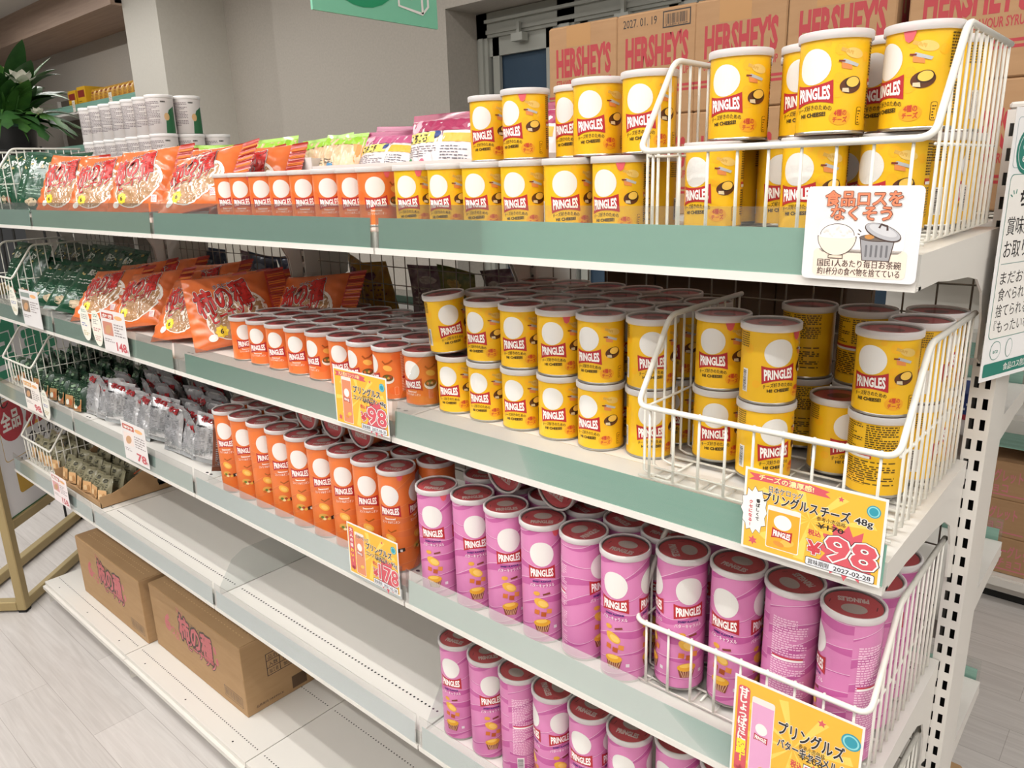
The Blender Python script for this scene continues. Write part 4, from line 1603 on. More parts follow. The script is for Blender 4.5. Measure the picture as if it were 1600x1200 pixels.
def candy_bag(name, main, band, seed, w=0.235, h=0.245):
    bg = Bag(w, h, 0.075, 'tb', 0.016, seed, 0.004, 0.2)
    root = empty(name)
    wf = gloss('white_candy_film', '#e9e0df', 0.22)
    b = bg.mesh(gloss('candy_film_' + main.lstrip('#'), main, 0.22), None, gloss('candy_band_' + band.lstrip('#'), band, 0.22), 40, 28)
    p = Print()
    p.rect(-w * .5, h * .80, w * .5, h * .925, paint(band), 1)
    p.oval(-w * .36, h * .86, w * .085, w * .085, paint('#eab8c4'), 2)
    p.rect(-w * .46, h * .68, w * .06, h * .79, paint('#e9d76a'), 1)
    p.text('ころころ', -w * .42, h * .695, h * .07, paint('#3a2a22'), 2, width=w * .30, bold=0.04)
    p.oval(w * .02, h * .76, w * .05, h * .04, paint('#3c4f8c'), 2, 20)
    p.rect(w * .12, h * .68, w * .46, h * .77, paint('#eeb93c'), 1)
    p.scribble(-w * .45, h * .54, w * .06, h * .66, 5, paint('#8a7f86'), 1, seed, 0.4, dash=0.14)
    p.oval(-w * .38, h * .48, w * .04, h * .05, paint('#2f8a4c'), 1)
    p.oval(-w * .14, h * .48, w * .04, h * .04, paint('#d86a84'), 1)
    p.rect(w * .085, h * .30, w * .095, h * .80, paint('#b03a5c'), 1)
    p.scribble(w * .12, h * .30, w * .45, h * .66, 12, paint('#77737c'), 1, seed + 1, 0.4, dash=0.14)
    for i, c in enumerate(('#d65a6c', '#3a6fb0', '#d65a6c', '#3a6fb0')):
        p.rect(-w * .45 + i * w * .13, h * .38, -w * .36 + i * w * .13, h * .42, paint(c), 1)
    p.scribble(-w * .45, h * .30, w * .06, h * .36, 3, paint('#8a7f86'), 1, seed + 2, 0.4, dash=0.1)
    subdiv_emit(p, b, bg.mapper(), 0.016)
    b.build('bag_film', root)
    return root


def clear_candy(seed, top='#9ccb3a'):
    w, h = 0.20, 0.225
    bg = Bag(w, h, 0.08, 'tb', 0.012, seed, 0.008, 0.2)
    root = empty('candy_bag')
    b = bg.mesh(gloss('pale_candy_film', '#e0d3a8', 0.25, noise=((55, 55, 55), '#e8a888', 0.8, 0.2)), None, gloss('candy_band_' + top.lstrip('#'), top, 0.25), 40, 24)
    p = Print()
    p.rect(-w * .5, h * .82, w * .5, h * .945, paint(top), 1)
    p.poly([(w * .5, h * .4), (w * .5, h * .82), (w * .34, h * .82)], paint('#ef9a4a'), 1)
    p.scribble(-w * .42, h * .56, -w * .02, h * .64, 2, paint('#7f7a6a'), 1, seed, 0.4)
    p.oval(-w * .06, h * .52, w * .06, h * .06, paint('#5aa0cf'), 2)
    subdiv_emit(p, b, bg.mapper(), 0.02)
    b.build('bag_film', root)
    return root


G = 'candy bags behind the white tray front'
c1 = candy_bag('candy_bag', '#e9e0df', '#a8325c', 5)
c2 = candy_bag('candy_bag', '#e9e0df', '#c25a86', 8)
c3 = clear_candy(3)
for pr_, x, y, rx, ry, rz, n_, sc in ((c1, -1.238, 0.47, -12, 0, 2, 'candy bag with a broad crimson top band, second from the yellow cans in the tray', 1.0),
                                      (c1, -0.998, 0.49, -10, 0, 2, 'candy bag with a broad crimson top band, half hidden behind the yellow cans', 1.0),
                                      (c2, -1.480, 0.46, -24, 0, 2, 'candy bag with a pink crumpled top, middle of the white tray', 0.96),
                                      (c2, -1.560, 0.572, -20, 2, 4, 'candy bag with a pink top, squeezed beside the pale green bag in the tray', 1.00),
                                      (c3, -1.690, 0.47, -22, 2, 2, 'pale candy bag with a light green top seal at the end of the white tray', 1.0)):
    put(pr_, n_, 'bag', G, x, y, zt + 0.005, rx, ry, rz, sc)
for i, (x, y, rx, rz) in enumerate(((-2.47, 0.46, -20, 20), (-2.25, 0.47, -22, 26), (-2.03, 0.48, -18, 22), (-1.90, 0.60, -22, 22))):
    put(c3, f'pale green topped candy bag behind the orange bags, {ORD[3 - i]} from the white tray', 'bag', 'pale green topped candy bags', x, y, zt + 0.004, rx, 4 - 3 * i, rz)
put(c1, 'candy bag with a crimson top band standing behind the white tray', 'bag', G, -1.33, 0.77, zt + 0.001, -10, 2, 0, 1.0)
PROTOS += [c1, c2, c3]

# white cans stacked at the far end
WC, HW, RW = mat('white_can_print', '#dfd9d6', 0.4), 0.142, 0.050
wc = empty('snack_tin')
b = MB()
b.lathe([(RW - .002, 0.0), (RW, 0.002), (RW, HW - 0.012)], WC, 44)
b.disc(RW - .002, 0.0005, TIN, 44, True)
p = Print()
p.scribble(-0.045, 0.030, 0.050, 0.118, 16, paint('#85797d'), 1, 5, 0.55, dash=0.07)
p.rect(-0.066, 0.0, -0.058, HW - 0.014, paint('#d8b93a'), 1)
p.rect(-0.056, 0.0, -0.054, HW - 0.014, paint('#4c4436'), 1)
p.poly([(0.066, 0.0), (0.11, 0.0), (0.11, 0.10), (0.085, 0.085), (0.070, 0.050)], paint('#2f6a44'), 1)
p.oval(0.074, 0.060, 0.010, 0.014, paint('#d9b07c'), 2)
p.scribble(0.056, 0.112, 0.074, 0.118, 1, paint('#2a2622'), 2, 2, 0.9)
p.emit(b, cyl_map(RW), 0.006)
b.build('tin_body', wc)
b = MB()
b.lathe([(RW + 0.0005, HW - 0.014), (RW + 0.0022, HW - 0.012), (RW + 0.0022, HW - 0.003), (RW + 0.001, HW - 0.001), (RW - 0.004, HW - 0.001)], paint('#f1eeec'), 44)
b.disc(RW - 0.004, HW - 0.0012, paint('#eae6e4'), 44)
b.build('plastic_cap', wc)
G = 'white snack tins stacked at the far end'
def tins(n, row, tier, skip=0):
    for i in range(n):
        put(wc, f'white printed snack tin, {["bottom", "middle", "top"][tier]} tier, {["front", "second", "third"][row]} row, {ORD[i]} from the candy bags', 'tin', G, -2.870 - 0.110 * i + 0.008 * row, 0.560 + 0.106 * row, zt + tier * (HW + 0.0002), 0, 0, 4 + ((i * 37) % 9))
for tier, spec in enumerate(((7, 3, 3), (7, 3, 3), (7, 3, 0))):
    for row, n in enumerate(spec):
        tins(n, row, tier)
PROTOS.append(wc)

# syrup cartons
def carton(name, w, d, h, front, m=CARD2, gap=True, side=None):
    root = empty(name)
    b = MB()
    b.rbox((0, 0, 0), (w, d, h - 0.001), m, 0.0025)
    if front:
        front.emit(b, plane_map((0, 0, 0), (1, 0, 0), (0, 0, 1)))
    if side:
        side.emit(b, plane_map((w, 0, 0), (0, 1, 0), (0, 0, 1)))
    b.build('carton_body', root)
    b = MB()
    b.box((0.004, 0.004, h - 0.001), (w - 0.004, d / 2 - 0.001, h + 0.001), m)
    b.box((0.004, d / 2 + 0.001, h - 0.001), (w - 0.004, d - 0.004, h + 0.001), m)
    b.build('top_flap', root)
    return root


def syrup(extra, w=0.188):
    p = Print()
    red = paint('#a8343a')
    p.text("HERSHEY'S", 0.022, 0.100, 0.058, red, 1, width=w * 0.80, bold=0.045)
    p.text('STRAWBERRY FLAVOUR SYRUP', 0.022, 0.076, 0.0155, red, 1, width=w * 0.81, bold=0.02)
    p.rect(0.0, 0.052, w, 0.057, red, 1)
    p.rect(0.0, 0.043, w, 0.048, red, 1)
    if extra == 'date':
        dk = paint('#2b2522')
        p.text('2027. 01. 19', 0.016, 0.178, 0.0165, dk, 1, width=0.082, bold=0.005)
        p.rect(0.112, 0.167, 0.176, 0.199, dk, 1)
        p.rect(0.1145, 0.1695, 0.1735, 0.1965, CARD2, 1.5)
        p.bars(0.119, 0.174, 0.168, 0.193, dk, 2, 9)
        p.text('8 25400 431268', 0.119, 0.1705, 0.003, dk, 2, width=0.05)
    elif extra:
        p.rect(0.052, 0.160, 0.118, 0.2045, TAPE, 1)
    s = Print()
    s.text("HERSHEY'S", 0.03, 0.100, 0.060, red, 1, width=0.20, bold=0.045)
    return carton('syrup_carton', w, 0.28, 0.205, p, CARD2, side=s)


sd, st = syrup('date'), syrup('tape')
G = 'brown syrup cartons stacked along the top shelf'
LABS = ['brown syrup carton, upper row, first from the candy bags', 'brown syrup carton stamped with a date and a barcode frame',
        'brown syrup carton with a taped middle, beside the date stamped one', 'brown syrup carton, fourth in the upper row', 'brown syrup carton with red stripes, at the near end of the upper row']
for i, x in enumerate((-0.976, -0.788, -0.602, -0.4125, -0.2055)):
    zz = zt + (BR if i == 4 else 0.0)
    put(sd if i == 1 else st, LABS[i], 'carton', G, x, 0.60, zz + 0.2068, 0, 0, 0)
    put(st, f'brown syrup carton in the lower row on the top shelf, {ORD[4 - i]} from the near end', 'carton', G, x, 0.60, zz + 0.0004, 0, 0, 0)
PROTOS += [sd, st]
rb = basket(-0.214, ZS[0], 'white wire basket on the far side of the top shelf around a syrup carton', w=0.2045)
rb.location = (-0.2135, 0.97, ZS[0])
rb.rotation_euler = (0, 0, math.pi)
q = carton('plain_carton', 0.34, 0.30, 0.40, None, CARD)
q.location = (-0.345, 0.62, DECK + 0.0006)
tag(q, 'plain brown carton on the far side base deck behind the slotted end post', 'carton')

# goods on the rear side seen through the wire mesh
G = 'bags seen through the wire mesh on the rear shelf'
cols = [('#6b3a5c', '#e0d7d3'), ('#c9a23a', '#6b3a4c'), ('#4c6b33', '#c7b16a'), ('#2c3c5c', '#8a9aa8')]
RP = []
for i, (a, c) in enumerate(cols):
    RP.append(small_pack('snack_bag', gloss('rear_film_' + a.lstrip('#'), a, 0.3, noise=((40, 40, 40), c, 0.5, 0.1)), paint(c), 30 + i, 0.14, 0.20, 0.05))
PROTOS += RP
cn = ['purple', 'mustard', 'green', 'navy']
for i in range(14):
    k = (1, 0, 2, 0, 1, 1, 2, 3, 3, 0, 3, 3, 2, 3)[i]
    r_ = put(RP[k], f'{cn[k]} snack bag on the rear shelf behind the mesh, {ORD[i]} from the near end', 'bag', G, -1.02 - 0.165 * i, 0.64 + 0.05 * (i % 2), z2 + 0.004, 14, (4, -6, 8)[i % 3], (10, -14, 6, 22)[i % 4])
for i in range(6):
    put(RP[(1, 0, 2, 1, 3, 1)[i]], f'{cn[(1, 0, 2, 1, 3, 1)[i]]} snack bag on the rear third shelf, {ORD[i]} from the slotted end post', 'bag', G, -0.20 - 0.165 * i, 0.66, z3 + 0.004, 12, 0, 10)
pc = carton('plain_carton', 0.150, 0.20, 0.235, None, mat('dark_brown_carton', '#5a4636', 0.85))  # cartons added to block the bright window behind the mesh
for i in range(4):
    put(pc, f'added dark brown carton blocking the window, rear shelf, {ORD[i]} from the navy boxes', 'carton', 'added dark cartons on the rear shelf', -0.46 - 0.152 * i, 0.74, z2 + 0.0006)
PROTOS.append(pc)
NAVY = mat('navy_box_print', '#2b3f7e', 0.45)
for i in range(4):
    b = MB()
    b.rbox((0, 0, 0), (0.06, 0.10, 0.05), NAVY, 0.002)
    p = Print()
    p.scribble(0.006, 0.018, 0.054, 0.036, 2, paint('#dfe3ec'), 1, i, 0.5, dash=0.3)
    p.rect(0.0, 0.0, 0.06, 0.010, paint('#b43a4a'), 1)
    p.emit(b, plane_map((0, 0, 0), (1, 0, 0), (0, 0, 1)))
    o = b.build('candy_box')
    o.location = (-0.075 - 0.064 * i, 0.64, z2)
    tag(o, f'small navy candy box on the rear shelf, {ORD[i]} from the slotted end post', 'box', 'navy candy boxes on the rear shelf')

# ---------------------------------------------------------------- cartons on the base deck
def cracker_carton(w, d, h, seed):
    p = Print()
    pink, dk = paint('#c2656a'), paint('#43302a')
    p.text('柿の種', w * .52, h * .48, h * .30, pink, 2, width=w * .36, bold=0.035, align='c', rot=-3, outline=[(dk, 0.075)])
    p.text('ピーナッツ', w * .57, h * .36, h * .12, pink, 2, width=w * .30, bold=0.03, align='c', rot=-3, outline=[(dk, 0.075)])
    p.text('さらにおいしく', w * .50, h * .78, h * .045, dk, 1, width=w * .16, bold=0.02, align='c')
    p.text('マジ', w * .36, h * .84, h * .08, pink, 1, width=w * .07, bold=0.02, align='c', rot=-15)
    p.text('6', w * .19, h * .44, h * .26, pink, 1, bold=0.05, align='c', rot=-6)
    p.text('つぶ', w * .27, h * .40, h * .15, pink, 1, width=w * .09, bold=0.03, align='c', rot=-12)
    p.oval(w * .735, h * .68, w * .014, h * .06, pink, 1, 12)
    p.oval(w * .745, h * .52, w * .014, h * .06, pink, 1, -12)
    p.rect(w * .785, h * .09, w * .965, h * .245, dk, 1)
    p.rect(w * .788, h * .097, w * .962, h * .238, CARD, 1.5)
    p.bars(w * .795, h * .115, w * .955, h * .225, paint('#6b5138'), 2, seed)
    s = Print()
    s.rect(d * .30, h * .42, d * .98, h * .74, dk, 1)
    for y0, y1 in ((.43, .525), (.535, .63), (.64, .73)):
        s.rect(d * .31, h * y0, d * .47, h * y1, CARD, 1.5)
        s.rect(d * .48, h * y0, d * .97, h * y1, CARD, 1.5)
    for y, a, c in ((.655, '品名', '柿の種 6袋'), (.55, '入数', '180g × 12'), (.45, '加工者', '製菓株式会社')):
        s.text(a, d * .39, h * y, h * .05, dk, 2, width=d * .12, align='c')
        s.text(c, d * .52, h * y, h * .045, dk, 2, width=d * .34)
    s.text('品質保持 DRIMPACK', d * .12, h * .07, h * .03, dk, 1, width=d * .36)
    s.rect(d * .60, h * .05, d * .80, h * .23, paint('#5c4530'), 1)
    root = carton('cracker_carton', w, d, h, p, CARD, side=s)
    b = MB()
    for k in range(2):
        for i in range(30):
            x = w * .07 + i * w * .88 / 30
            b.box((x, d * .14 + 0.022 * k, h + 0.001), (x + w * .012, d * .14 + 0.003 + 0.022 * k, h + 0.0014), paint('#c8a676'))
    b.build('perforation', root)
    return root


q = cracker_carton(0.690, 0.30, 0.275, 5)
q.location = (-2.672, 0.145, DECK + 0.0006)
tag(q, 'brown cracker carton with red lettering on the base deck, the nearer of two', 'carton', 'cracker cartons on the base deck')
q = cracker_carton(0.655, 0.30, 0.280, 9)
q.location = (-3.352, 0.118, DECK + 0.0006)
tag(q, 'brown cracker carton with red lettering on the base deck, beside the gold sign stand', 'carton', 'cracker cartons on the base deck')
# ---------------------------------------------------------------- cards and signs
def card(name, label, cat, origin, ux, uz, w, h, pr, base='#e6e3df', group=None, outline=None, thick=0.0008):
    root = thing(name, label, cat, origin, group=group)
    ux, uz = Vector(ux), Vector(uz)
    n = ux.cross(uz).normalized()
    pts = outline or [(0, 0), (w, 0), (w, h), (0, h)]
    b = MB()
    fr = [ux * x + uz * y for x, y in pts]
    bk = [p - n * thick for p in fr]
    N = len(pts)
    tr = tessellate_polygon([[Vector((p[0], p[1], 0)) for p in pts]])
    fs = []
    for t in tr:
        a, c, d = t
        ar = (pts[c][0] - pts[a][0]) * (pts[d][1] - pts[a][1]) - (pts[c][1] - pts[a][1]) * (pts[d][0] - pts[a][0])
        t = t if ar > 0 else t[::-1]
        fs.append(tuple(t))
        fs.append(tuple(N + i for i in t[::-1]))
    for i in range(N):
        j = (i + 1) % N
        fs.append((i, N + i, N + j, j))
    b.add(fr + bk, fs, paint(base))
    pr.emit(b, plane_map((0, 0, 0), ux, uz))
    b.build('printed_card', root)
    return root


def rrect(w, h, r):
    pts = []
    for cx, cy, a0 in ((w - r, r, -90), (w - r, h - r, 0), (r, h - r, 90), (r, r, 180)):
        for k in range(5):
            a = R_(a0 + k * 22.5)
            pts.append((cx + r * math.cos(a), cy + r * math.sin(a)))
    return pts


UX, UZ = (1, 0, 0), (0, 0, 1)
blk, wht, redp, pinkr = paint('#231f1e'), paint('#eae7e2'), paint('#c8404a'), paint('#cf5560')
yel, org, cream = paint('#e9b23a'), paint('#ef9f2f'), paint('#f7e2a6')

# food waste sign on the top shelf rail
p = Print()
w, h = 0.1195, 0.1010
p.rect(0.012, 0.004, 0.109, 0.034, paint('#ecd9c8'), 1, 0.005)
p.rect(0.016, 0.030, 0.105, 0.066, paint('#f1ece8'), 1, 0.008)
bz_, sal = paint('#4b3a36'), paint('#e9825e')
p.text('食品ロスを', 0.0600, 0.0815, 0.0125, sal, 3, width=0.078, bold=0.030, align='c', outline=[(paint('#e9dcd3'), 0.07), (bz_, 0.035)])
p.text('なくそう', 0.0590, 0.0665, 0.0120, sal, 3, width=0.062, bold=0.030, align='c', outline=[(paint('#e9dcd3'), 0.07), (bz_, 0.035)])
# rice bowl
p.oval(0.036, 0.049, 0.0185, 0.0125, bz_, 2)
p.oval(0.036, 0.049, 0.0178, 0.0118, wht, 2.5)
bowl = [(0.015, 0.048)] + [(0.036 + 0.021 * math.cos(R_(a)), 0.048 + 0.0215 * math.sin(R_(a))) for a in range(180, 361, 12)]
p.poly(bowl, bz_, 3)
bowl = [(0.0158, 0.0473)] + [(0.036 + 0.0202 * math.cos(R_(a)), 0.0473 + 0.0200 * math.sin(R_(a))) for a in range(180, 361, 12)]
p.poly(bowl, paint('#e9dccb'), 3.5)
p.oval(0.036, 0.048, 0.0195, 0.0028, paint('#f3ece2'), 4)
p.rect(0.028, 0.0235, 0.044, 0.0275, bz_, 3)
p.rect(0.0288, 0.0243, 0.0432, 0.0270, paint('#e0cfba'), 3.5)
for i in range(14):
    p.oval(0.022 + 0.0022 * i, 0.052 + 0.006 * math.sin(i * 1.1 + .4) * (1 - abs(i - 6.5) / 9), 0.0016, 0.0010, paint('#dcd7d2'), 4.5, i * 40)
# bin with its lid tipped up
p.poly([(0.064, 0.0225), (0.092, 0.0225), (0.096, 0.0470), (0.060, 0.0470)], bz_, 2)
p.poly([(0.0648, 0.0233), (0.0912, 0.0233), (0.0950, 0.0463), (0.0610, 0.0463)], paint('#9d9c9e'), 2.5)
for i in range(5):
    x = 0.0665 + i * 0.0052
    p.rect(x, 0.0265, x + 0.0022, 0.0395, paint('#6e6d70'), 3, 0.001)
p.oval(0.078, 0.0470, 0.0185, 0.0040, bz_, 3)
p.oval(0.078, 0.0470, 0.0177, 0.0033, paint('#6d625a'), 3.5)
p.oval(0.070, 0.0480, 0.0050, 0.0025, paint('#c58a4a'), 4)
p.oval(0.083, 0.0530, 0.0195, 0.0080, bz_, 4, -20)
p.oval(0.083, 0.0535, 0.0186, 0.0070, paint('#b1b1b4'), 4.5, -20)
p.oval(0.083, 0.0548, 0.0150, 0.0045, paint('#c8c8ca'), 5, -20)
p.line([(0.079, 0.0575), (0.081, 0.0615), (0.087, 0.0595), (0.0875, 0.0550)], 0.0022, bz_, 5.5)
p.line([(0.058, 0.0555), (0.0610, 0.0530)], 0.0012, bz_, 2)
p.line([(0.0575, 0.0510), (0.0600, 0.0500)], 0.0012, bz_, 2)
p.text('国民1人あたり毎日お茶碗', 0.0605, 0.0152, 0.0066, bz_, 2, width=0.087, bold=0.018, align='c')
p.text('約1杯分の食べ物を捨てている', 0.0605, 0.0062, 0.0066, bz_, 2, width=0.086, bold=0.018, align='c')
card('food_waste_sign', 'rounded white sign with a rice bowl and a dustbin on the top shelf rail', 'sign', (-0.1215, -0.0165, ZL[0] + 0.009), UX, (0, 0.01, 0.9999), w, h, p, '#dddcdd', outline=rrect(w, h, 0.006))


def burst_price(p, cx, cy, rx, ry, price, ph, seed):
    p.star(cx, cy, ry, ry * 0.62, 13, redp, 1.2, sx=rx / ry, jit=0.10, seed=seed)
    return p


def promo(w, h, head, maker, name, name2, grams, old, price, date, canc, side_text, seed, tall=False):
    """yellow sale card"""
    p = Print()
    p.rect(0.003, 0.003, w - 0.003, h - 0.003, yel, 1)
    for i in range(9):
        a = i * 0.7 + 0.3
        p.poly([(w * .5, h * .55), (w * .5 + w * .47 * math.cos(a), h * .5 + h * .45 * math.sin(a)), (w * .5 + w * .47 * math.cos(a + .16), h * .5 + h * .45 * math.sin(a + .16))], paint('#f6cb5e'), 1.1)
    R0 = min(h * .34, w * .24)
    p.star(w * .765, h * .28, R0, R0 * .68, 12, pinkr, 1.4, sx=min(1.35, (w * .222) / (R0 * 1.08)), jit=0.07, seed=seed)
    # ribbon heading
    if head:
        p.poly([(w * .03, h * .86), (w * .07, h * .90), (w * .03, h * .945), (w * .10, h * .945), (w * .48, h * .965), (w * .62, h * .93), (w * .59, h * .90), (w * .63, h * .86), (w * .55, h * .86), (w * .30, h * .875)], pinkr, 1.6)
        p.text(head, w * .31, h * .885, h * .055, cream, 2, width=w * .40, bold=0.025, align='c')
    if maker:
        p.text(maker, w * .19, h * .765, h * .062, blk, 2, width=w * .25, bold=0.01, outline=[(wht, 0.04)])
    p.text(name, w * .15 if not tall else w * .38, h * .64, h * .10, blk, 3, width=(w * .40 if not tall else w * .50), bold=0.025, outline=[(wht, 0.04)])
    if name2:
        p.text(name2, w * .57 if not tall else w * .38, h * (.64 if not tall else .52), h * (.10 if not tall else .065), blk, 3, width=w * (.20 if not tall else .46), bold=0.025, outline=[(wht, 0.04)])
    if grams:
        p.text(grams, w * .80 if not tall else w * .86, h * (.655 if not tall else .52), h * .075, blk, 3, width=w * (.12 if not tall else .11), bold=0.02, outline=[(wht, 0.06)])
    if old:
        p.text('参考小売価格', w * .545, h * .575, h * .042, blk, 2, width=w * .20, bold=0.005)
        p.text(old, w * .555, h * .49, h * .062, blk, 2, width=w * .18, bold=0.015)
        p.line([(w * .545, h * .52), (w * .745, h * .525)], h * .008, blk, 2.6)
    p.rect(w * .48, h * .375, w * .60, h * .46, paint('#f5c14a'), 2, h * .02)
    p.text('税込', w * .54, h * .39, h * .055, redp, 3, width=w * .09, bold=0.03, align='c')
    p.text('¥', w * .545, h * .17, h * .15, redp, 3, width=w * .105, bold=0.04, align='c', outline=[(blk, 0.05), (wht, 0.035)])
    p.text(price, w * .795, h * .165, h * .29, pinkr, 3, width=w * (.35 if len(price) < 3 else .38), bold=0.025, align='c', outline=[(blk, 0.05), (wht, 0.035)])
    if date:
        p.rect(w * .49, h * .025, w * .965, h * .125, blk, 3, h * .02)
        p.rect(w * .494, h * .031, w * .961, h * .119, paint('#dfe0e4'), 3.5, h * .018)
        p.text('賞味期限', w * .51, h * .048, h * .048, blk, 4, width=w * .15)
        p.text(date, w * .69, h * .047, h * .052, blk, 4, width=w * .25)
    # picture of the can
    x0, x1, y0, y1 = (w * .195, w * .43, h * .10, h * .60) if not tall else (w * .16, w * .335, h * .06, h * .86)
    p.rect(x0 - .001, y0 - .001, x1 + .001, y1 + .001, wht, 2, h * .02)
    p.rect(x0, y0, x1, y1, paint(canc), 2.5, h * .018)
    p.rect(x0 - 0.0005, y1 - h * .05, x1 + 0.0005, y1 + .0005, paint('#e8dcd6'), 3, h * .012)
    cw = x1 - x0
    cy = y0 + (y1 - y0) * .66
    p.oval(x0 + cw * .48, cy, cw * .28, cw * .25 if not tall else cw * .30, wht, 3)
    wordmark(p, x0 + cw * .48, cy - cw * (.40 if not tall else .48), cw * .62, 4, -3)
    p.oval(x0 + cw * .66, y0 + (y1 - y0) * .20, cw * .22, cw * .13, paint('#e8b850'), 3, 15)
    p.oval(x0 + cw * .40, y0 + (y1 - y0) * .13, cw * .18, cw * .08, paint('#d98f38'), 3.5, -12)
    # side call-out
    if side_text:
        if tall:
            p.rect(w * .035, h * .10, w * .135, h * .92, pinkr, 2, h * .03)
            p.text(side_text, w * .085, h * .92 - 0.006, 0, wht, 3) if False else None
            n = len(side_text)
            for i, ch in enumerate(side_text):
                p.text(ch, w * .085, h * (.84 - i * .70 / n), h * .060, wht if i < n - 3 else paint('#f6df3a'), 3, bold=0.04, align='c')
        else:
            p.star(w * .085, h * .49, h * .30, h * .25, 12, blk, 2, sx=.55, jit=.05, seed=seed + 1)
            p.star(w * .085, h * .49, h * .292, h * .242, 12, wht, 2.5, sx=.55, jit=.05, seed=seed + 1)
            for k, (col_, tx) in enumerate(side_text):
                for i, ch in enumerate(tx):
                    p.text(ch, w * (.115 - .055 * k), h * (.60 - i * .055 - .03 * k), h * .036, col_, 3, bold=0.04, align='c')
    p.star(w * .09, h * .12, h * .06, h * .028, 6, pinkr, 2)
    p.star(w * .70, h * .88, h * .035, h * .016, 5, pinkr, 2)
    # little round stamp
    p.oval(w * .915, h * .83, h * .070, h * .070, paint('#2f94a6'), 2)
    p.oval(w * .915, h * .83, h * .058, h * .058, paint('#8fd0d2'), 2.5)
    p.oval(w * .915, h * .83, h * .046, h * .046, paint('#2f94a6'), 3)
    return p


GC = 'yellow sale cards on the shelf rails'
card('sale_card', 'yellow sale card for cheese flavour priced 98 on the second shelf rail', 'price card', (-0.1760, -0.0145, ZL[1] + 0.014), UX, (0, 0.012, 0.9999), 0.172, 0.112,
     promo(0.172, 0.112, 'チーズの濃厚感!', '日本ケロッグ', 'プリングルス', 'チーズ', '48g', '¥170', '98', '2027-02-28', '#e9a52c', [(blk, '香ばしくて'), (redp, 'クセになる!')], 4), group=GC)
card('sale_card', 'yellow sale card with a pink can picture on the third shelf rail near the end', 'price card', (-0.1740, -0.0145, ZL[2] + 0.010), UX, (0, 0.012, 0.9999), 0.172, 0.172,
     promo(0.172, 0.172, '', '', 'プリングルズ', 'バターキャラメル', '95g', '¥208', '178', '', '#dca0c4', '甘じょっぱさに悶絶!', 9, True), group=GC)
card('sale_card', 'yellow sale card priced 98 in front of the short orange cans on the second shelf', 'price card', (-1.0600, -0.0145, ZL[1] + 0.012), UX, (0, 0.012, 0.9999), 0.168, 0.118,
     promo(0.168, 0.118, '大人気のコンソメ味!', '', 'プリングルス', 'コンソメ&オニオン', '48g', '¥145', '98', '2027-03-31', '#d98a64', '', 5, True), group=GC)
card('sale_card', 'yellow sale card priced 178 in front of the tall orange cans on the third shelf', 'price card', (-1.0660, -0.0125, ZL[2] + 0.028), UX, (0, 0.012, 0.9999), 0.168, 0.120,
     promo(0.168, 0.120, '', '日本ケロッグ', 'プリングルズ', 'コンソメ&オニオン', '95g', '¥208', '178', '2027-02-28', '#d98a64', '大人の味わい!', 6, True), group=GC)


def white_card(w, h, head, pic, price, seed, headc='#c05a4a'):
    p = Print()
    rr = random.Random(seed)
    p.rect(w * .06, h * .80, w * .55, h * .93, paint(headc), 1, 0.003)
    p.text(head, w * .30, h * .825, h * .07, wht, 2, width=w * .40, bold=0.04, align='c')
    p.oval(w * .74, h * .86, w * .16, h * .05, paint('#eab27a'), 1)
    p.rect(w * .06, h * .40, w * .46, h * .72, paint(pic), 1, 0.004)
    p.oval(w * .26, h * .54, w * .13, h * .10, paint('#c79a72'), 1.5, 20)
    p.scribble(w * .52, h * .42, w * .94, h * .74, 5, paint('#8c7f80'), 1, seed, 0.4, dash=0.2)
    p.scribble(w * .06, h * .24, w * .46, h * .34, 2, paint('#8c7f80'), 1, seed + 1, 0.4, dash=0.2)
    if price:
        p.text(price, w * .72, h * .08, h * .20, paint('#c4545c'), 2, width=w * .40, bold=0.03, align='c')
        p.text('円', w * .94, h * .08, h * .06, paint('#c4545c'), 2, align='c')
    return p


GW = 'white price cards on the far shelf rails'
card('price_card', 'white price card reading 148 below the orange cracker bags', 'price card', (-2.236, -0.0145, ZL[1] + 0.012), UX, (0, 0.012, 0.9999), 0.175, 0.128, white_card(0.175, 0.128, 'かき', '#c98a78', '148', 3), '#e2dddb', GW)
card('price_card', 'white price card reading 78 in front of the silver packs', 'price card', (-2.232, -0.0110, ZL[2] + 0.024), UX, (0, 0.012, 0.9999), 0.170, 0.128, white_card(0.170, 0.128, '¥99', '#e9d9d2', '78', 4), '#e2dddb', GW)
card('price_card', 'white price card with a brown food picture below the green bags', 'price card', (-2.962, -0.0145, ZL[1] + 0.014), UX, (0, 0.012, 0.9999), 0.190, 0.132, white_card(0.190, 0.132, '', '#8a7a6a', '', 5, '#8f9a94'), '#dfdcdb', GW)
card('price_card', 'white price card with an orange heading below the small green packs', 'price card', (-3.150, -0.0125, ZL[2] + 0.020), UX, (0, 0.012, 0.9999), 0.180, 0.126, white_card(0.180, 0.126, 'おつまみ', '#6a6058', '98', 6, '#e0a24a'), '#f0e9e2', GW)
card('price_card', 'pinkish white price card below the olive packs in the paper tray', 'price card', (-3.060, -0.0060, ZL[3] + 0.014), UX, (0, 0.012, 0.9999), 0.165, 0.120, white_card(0.165, 0.120, '黒猫', '#d9a0a0', '158', 7), '#f1e6e6', GW)


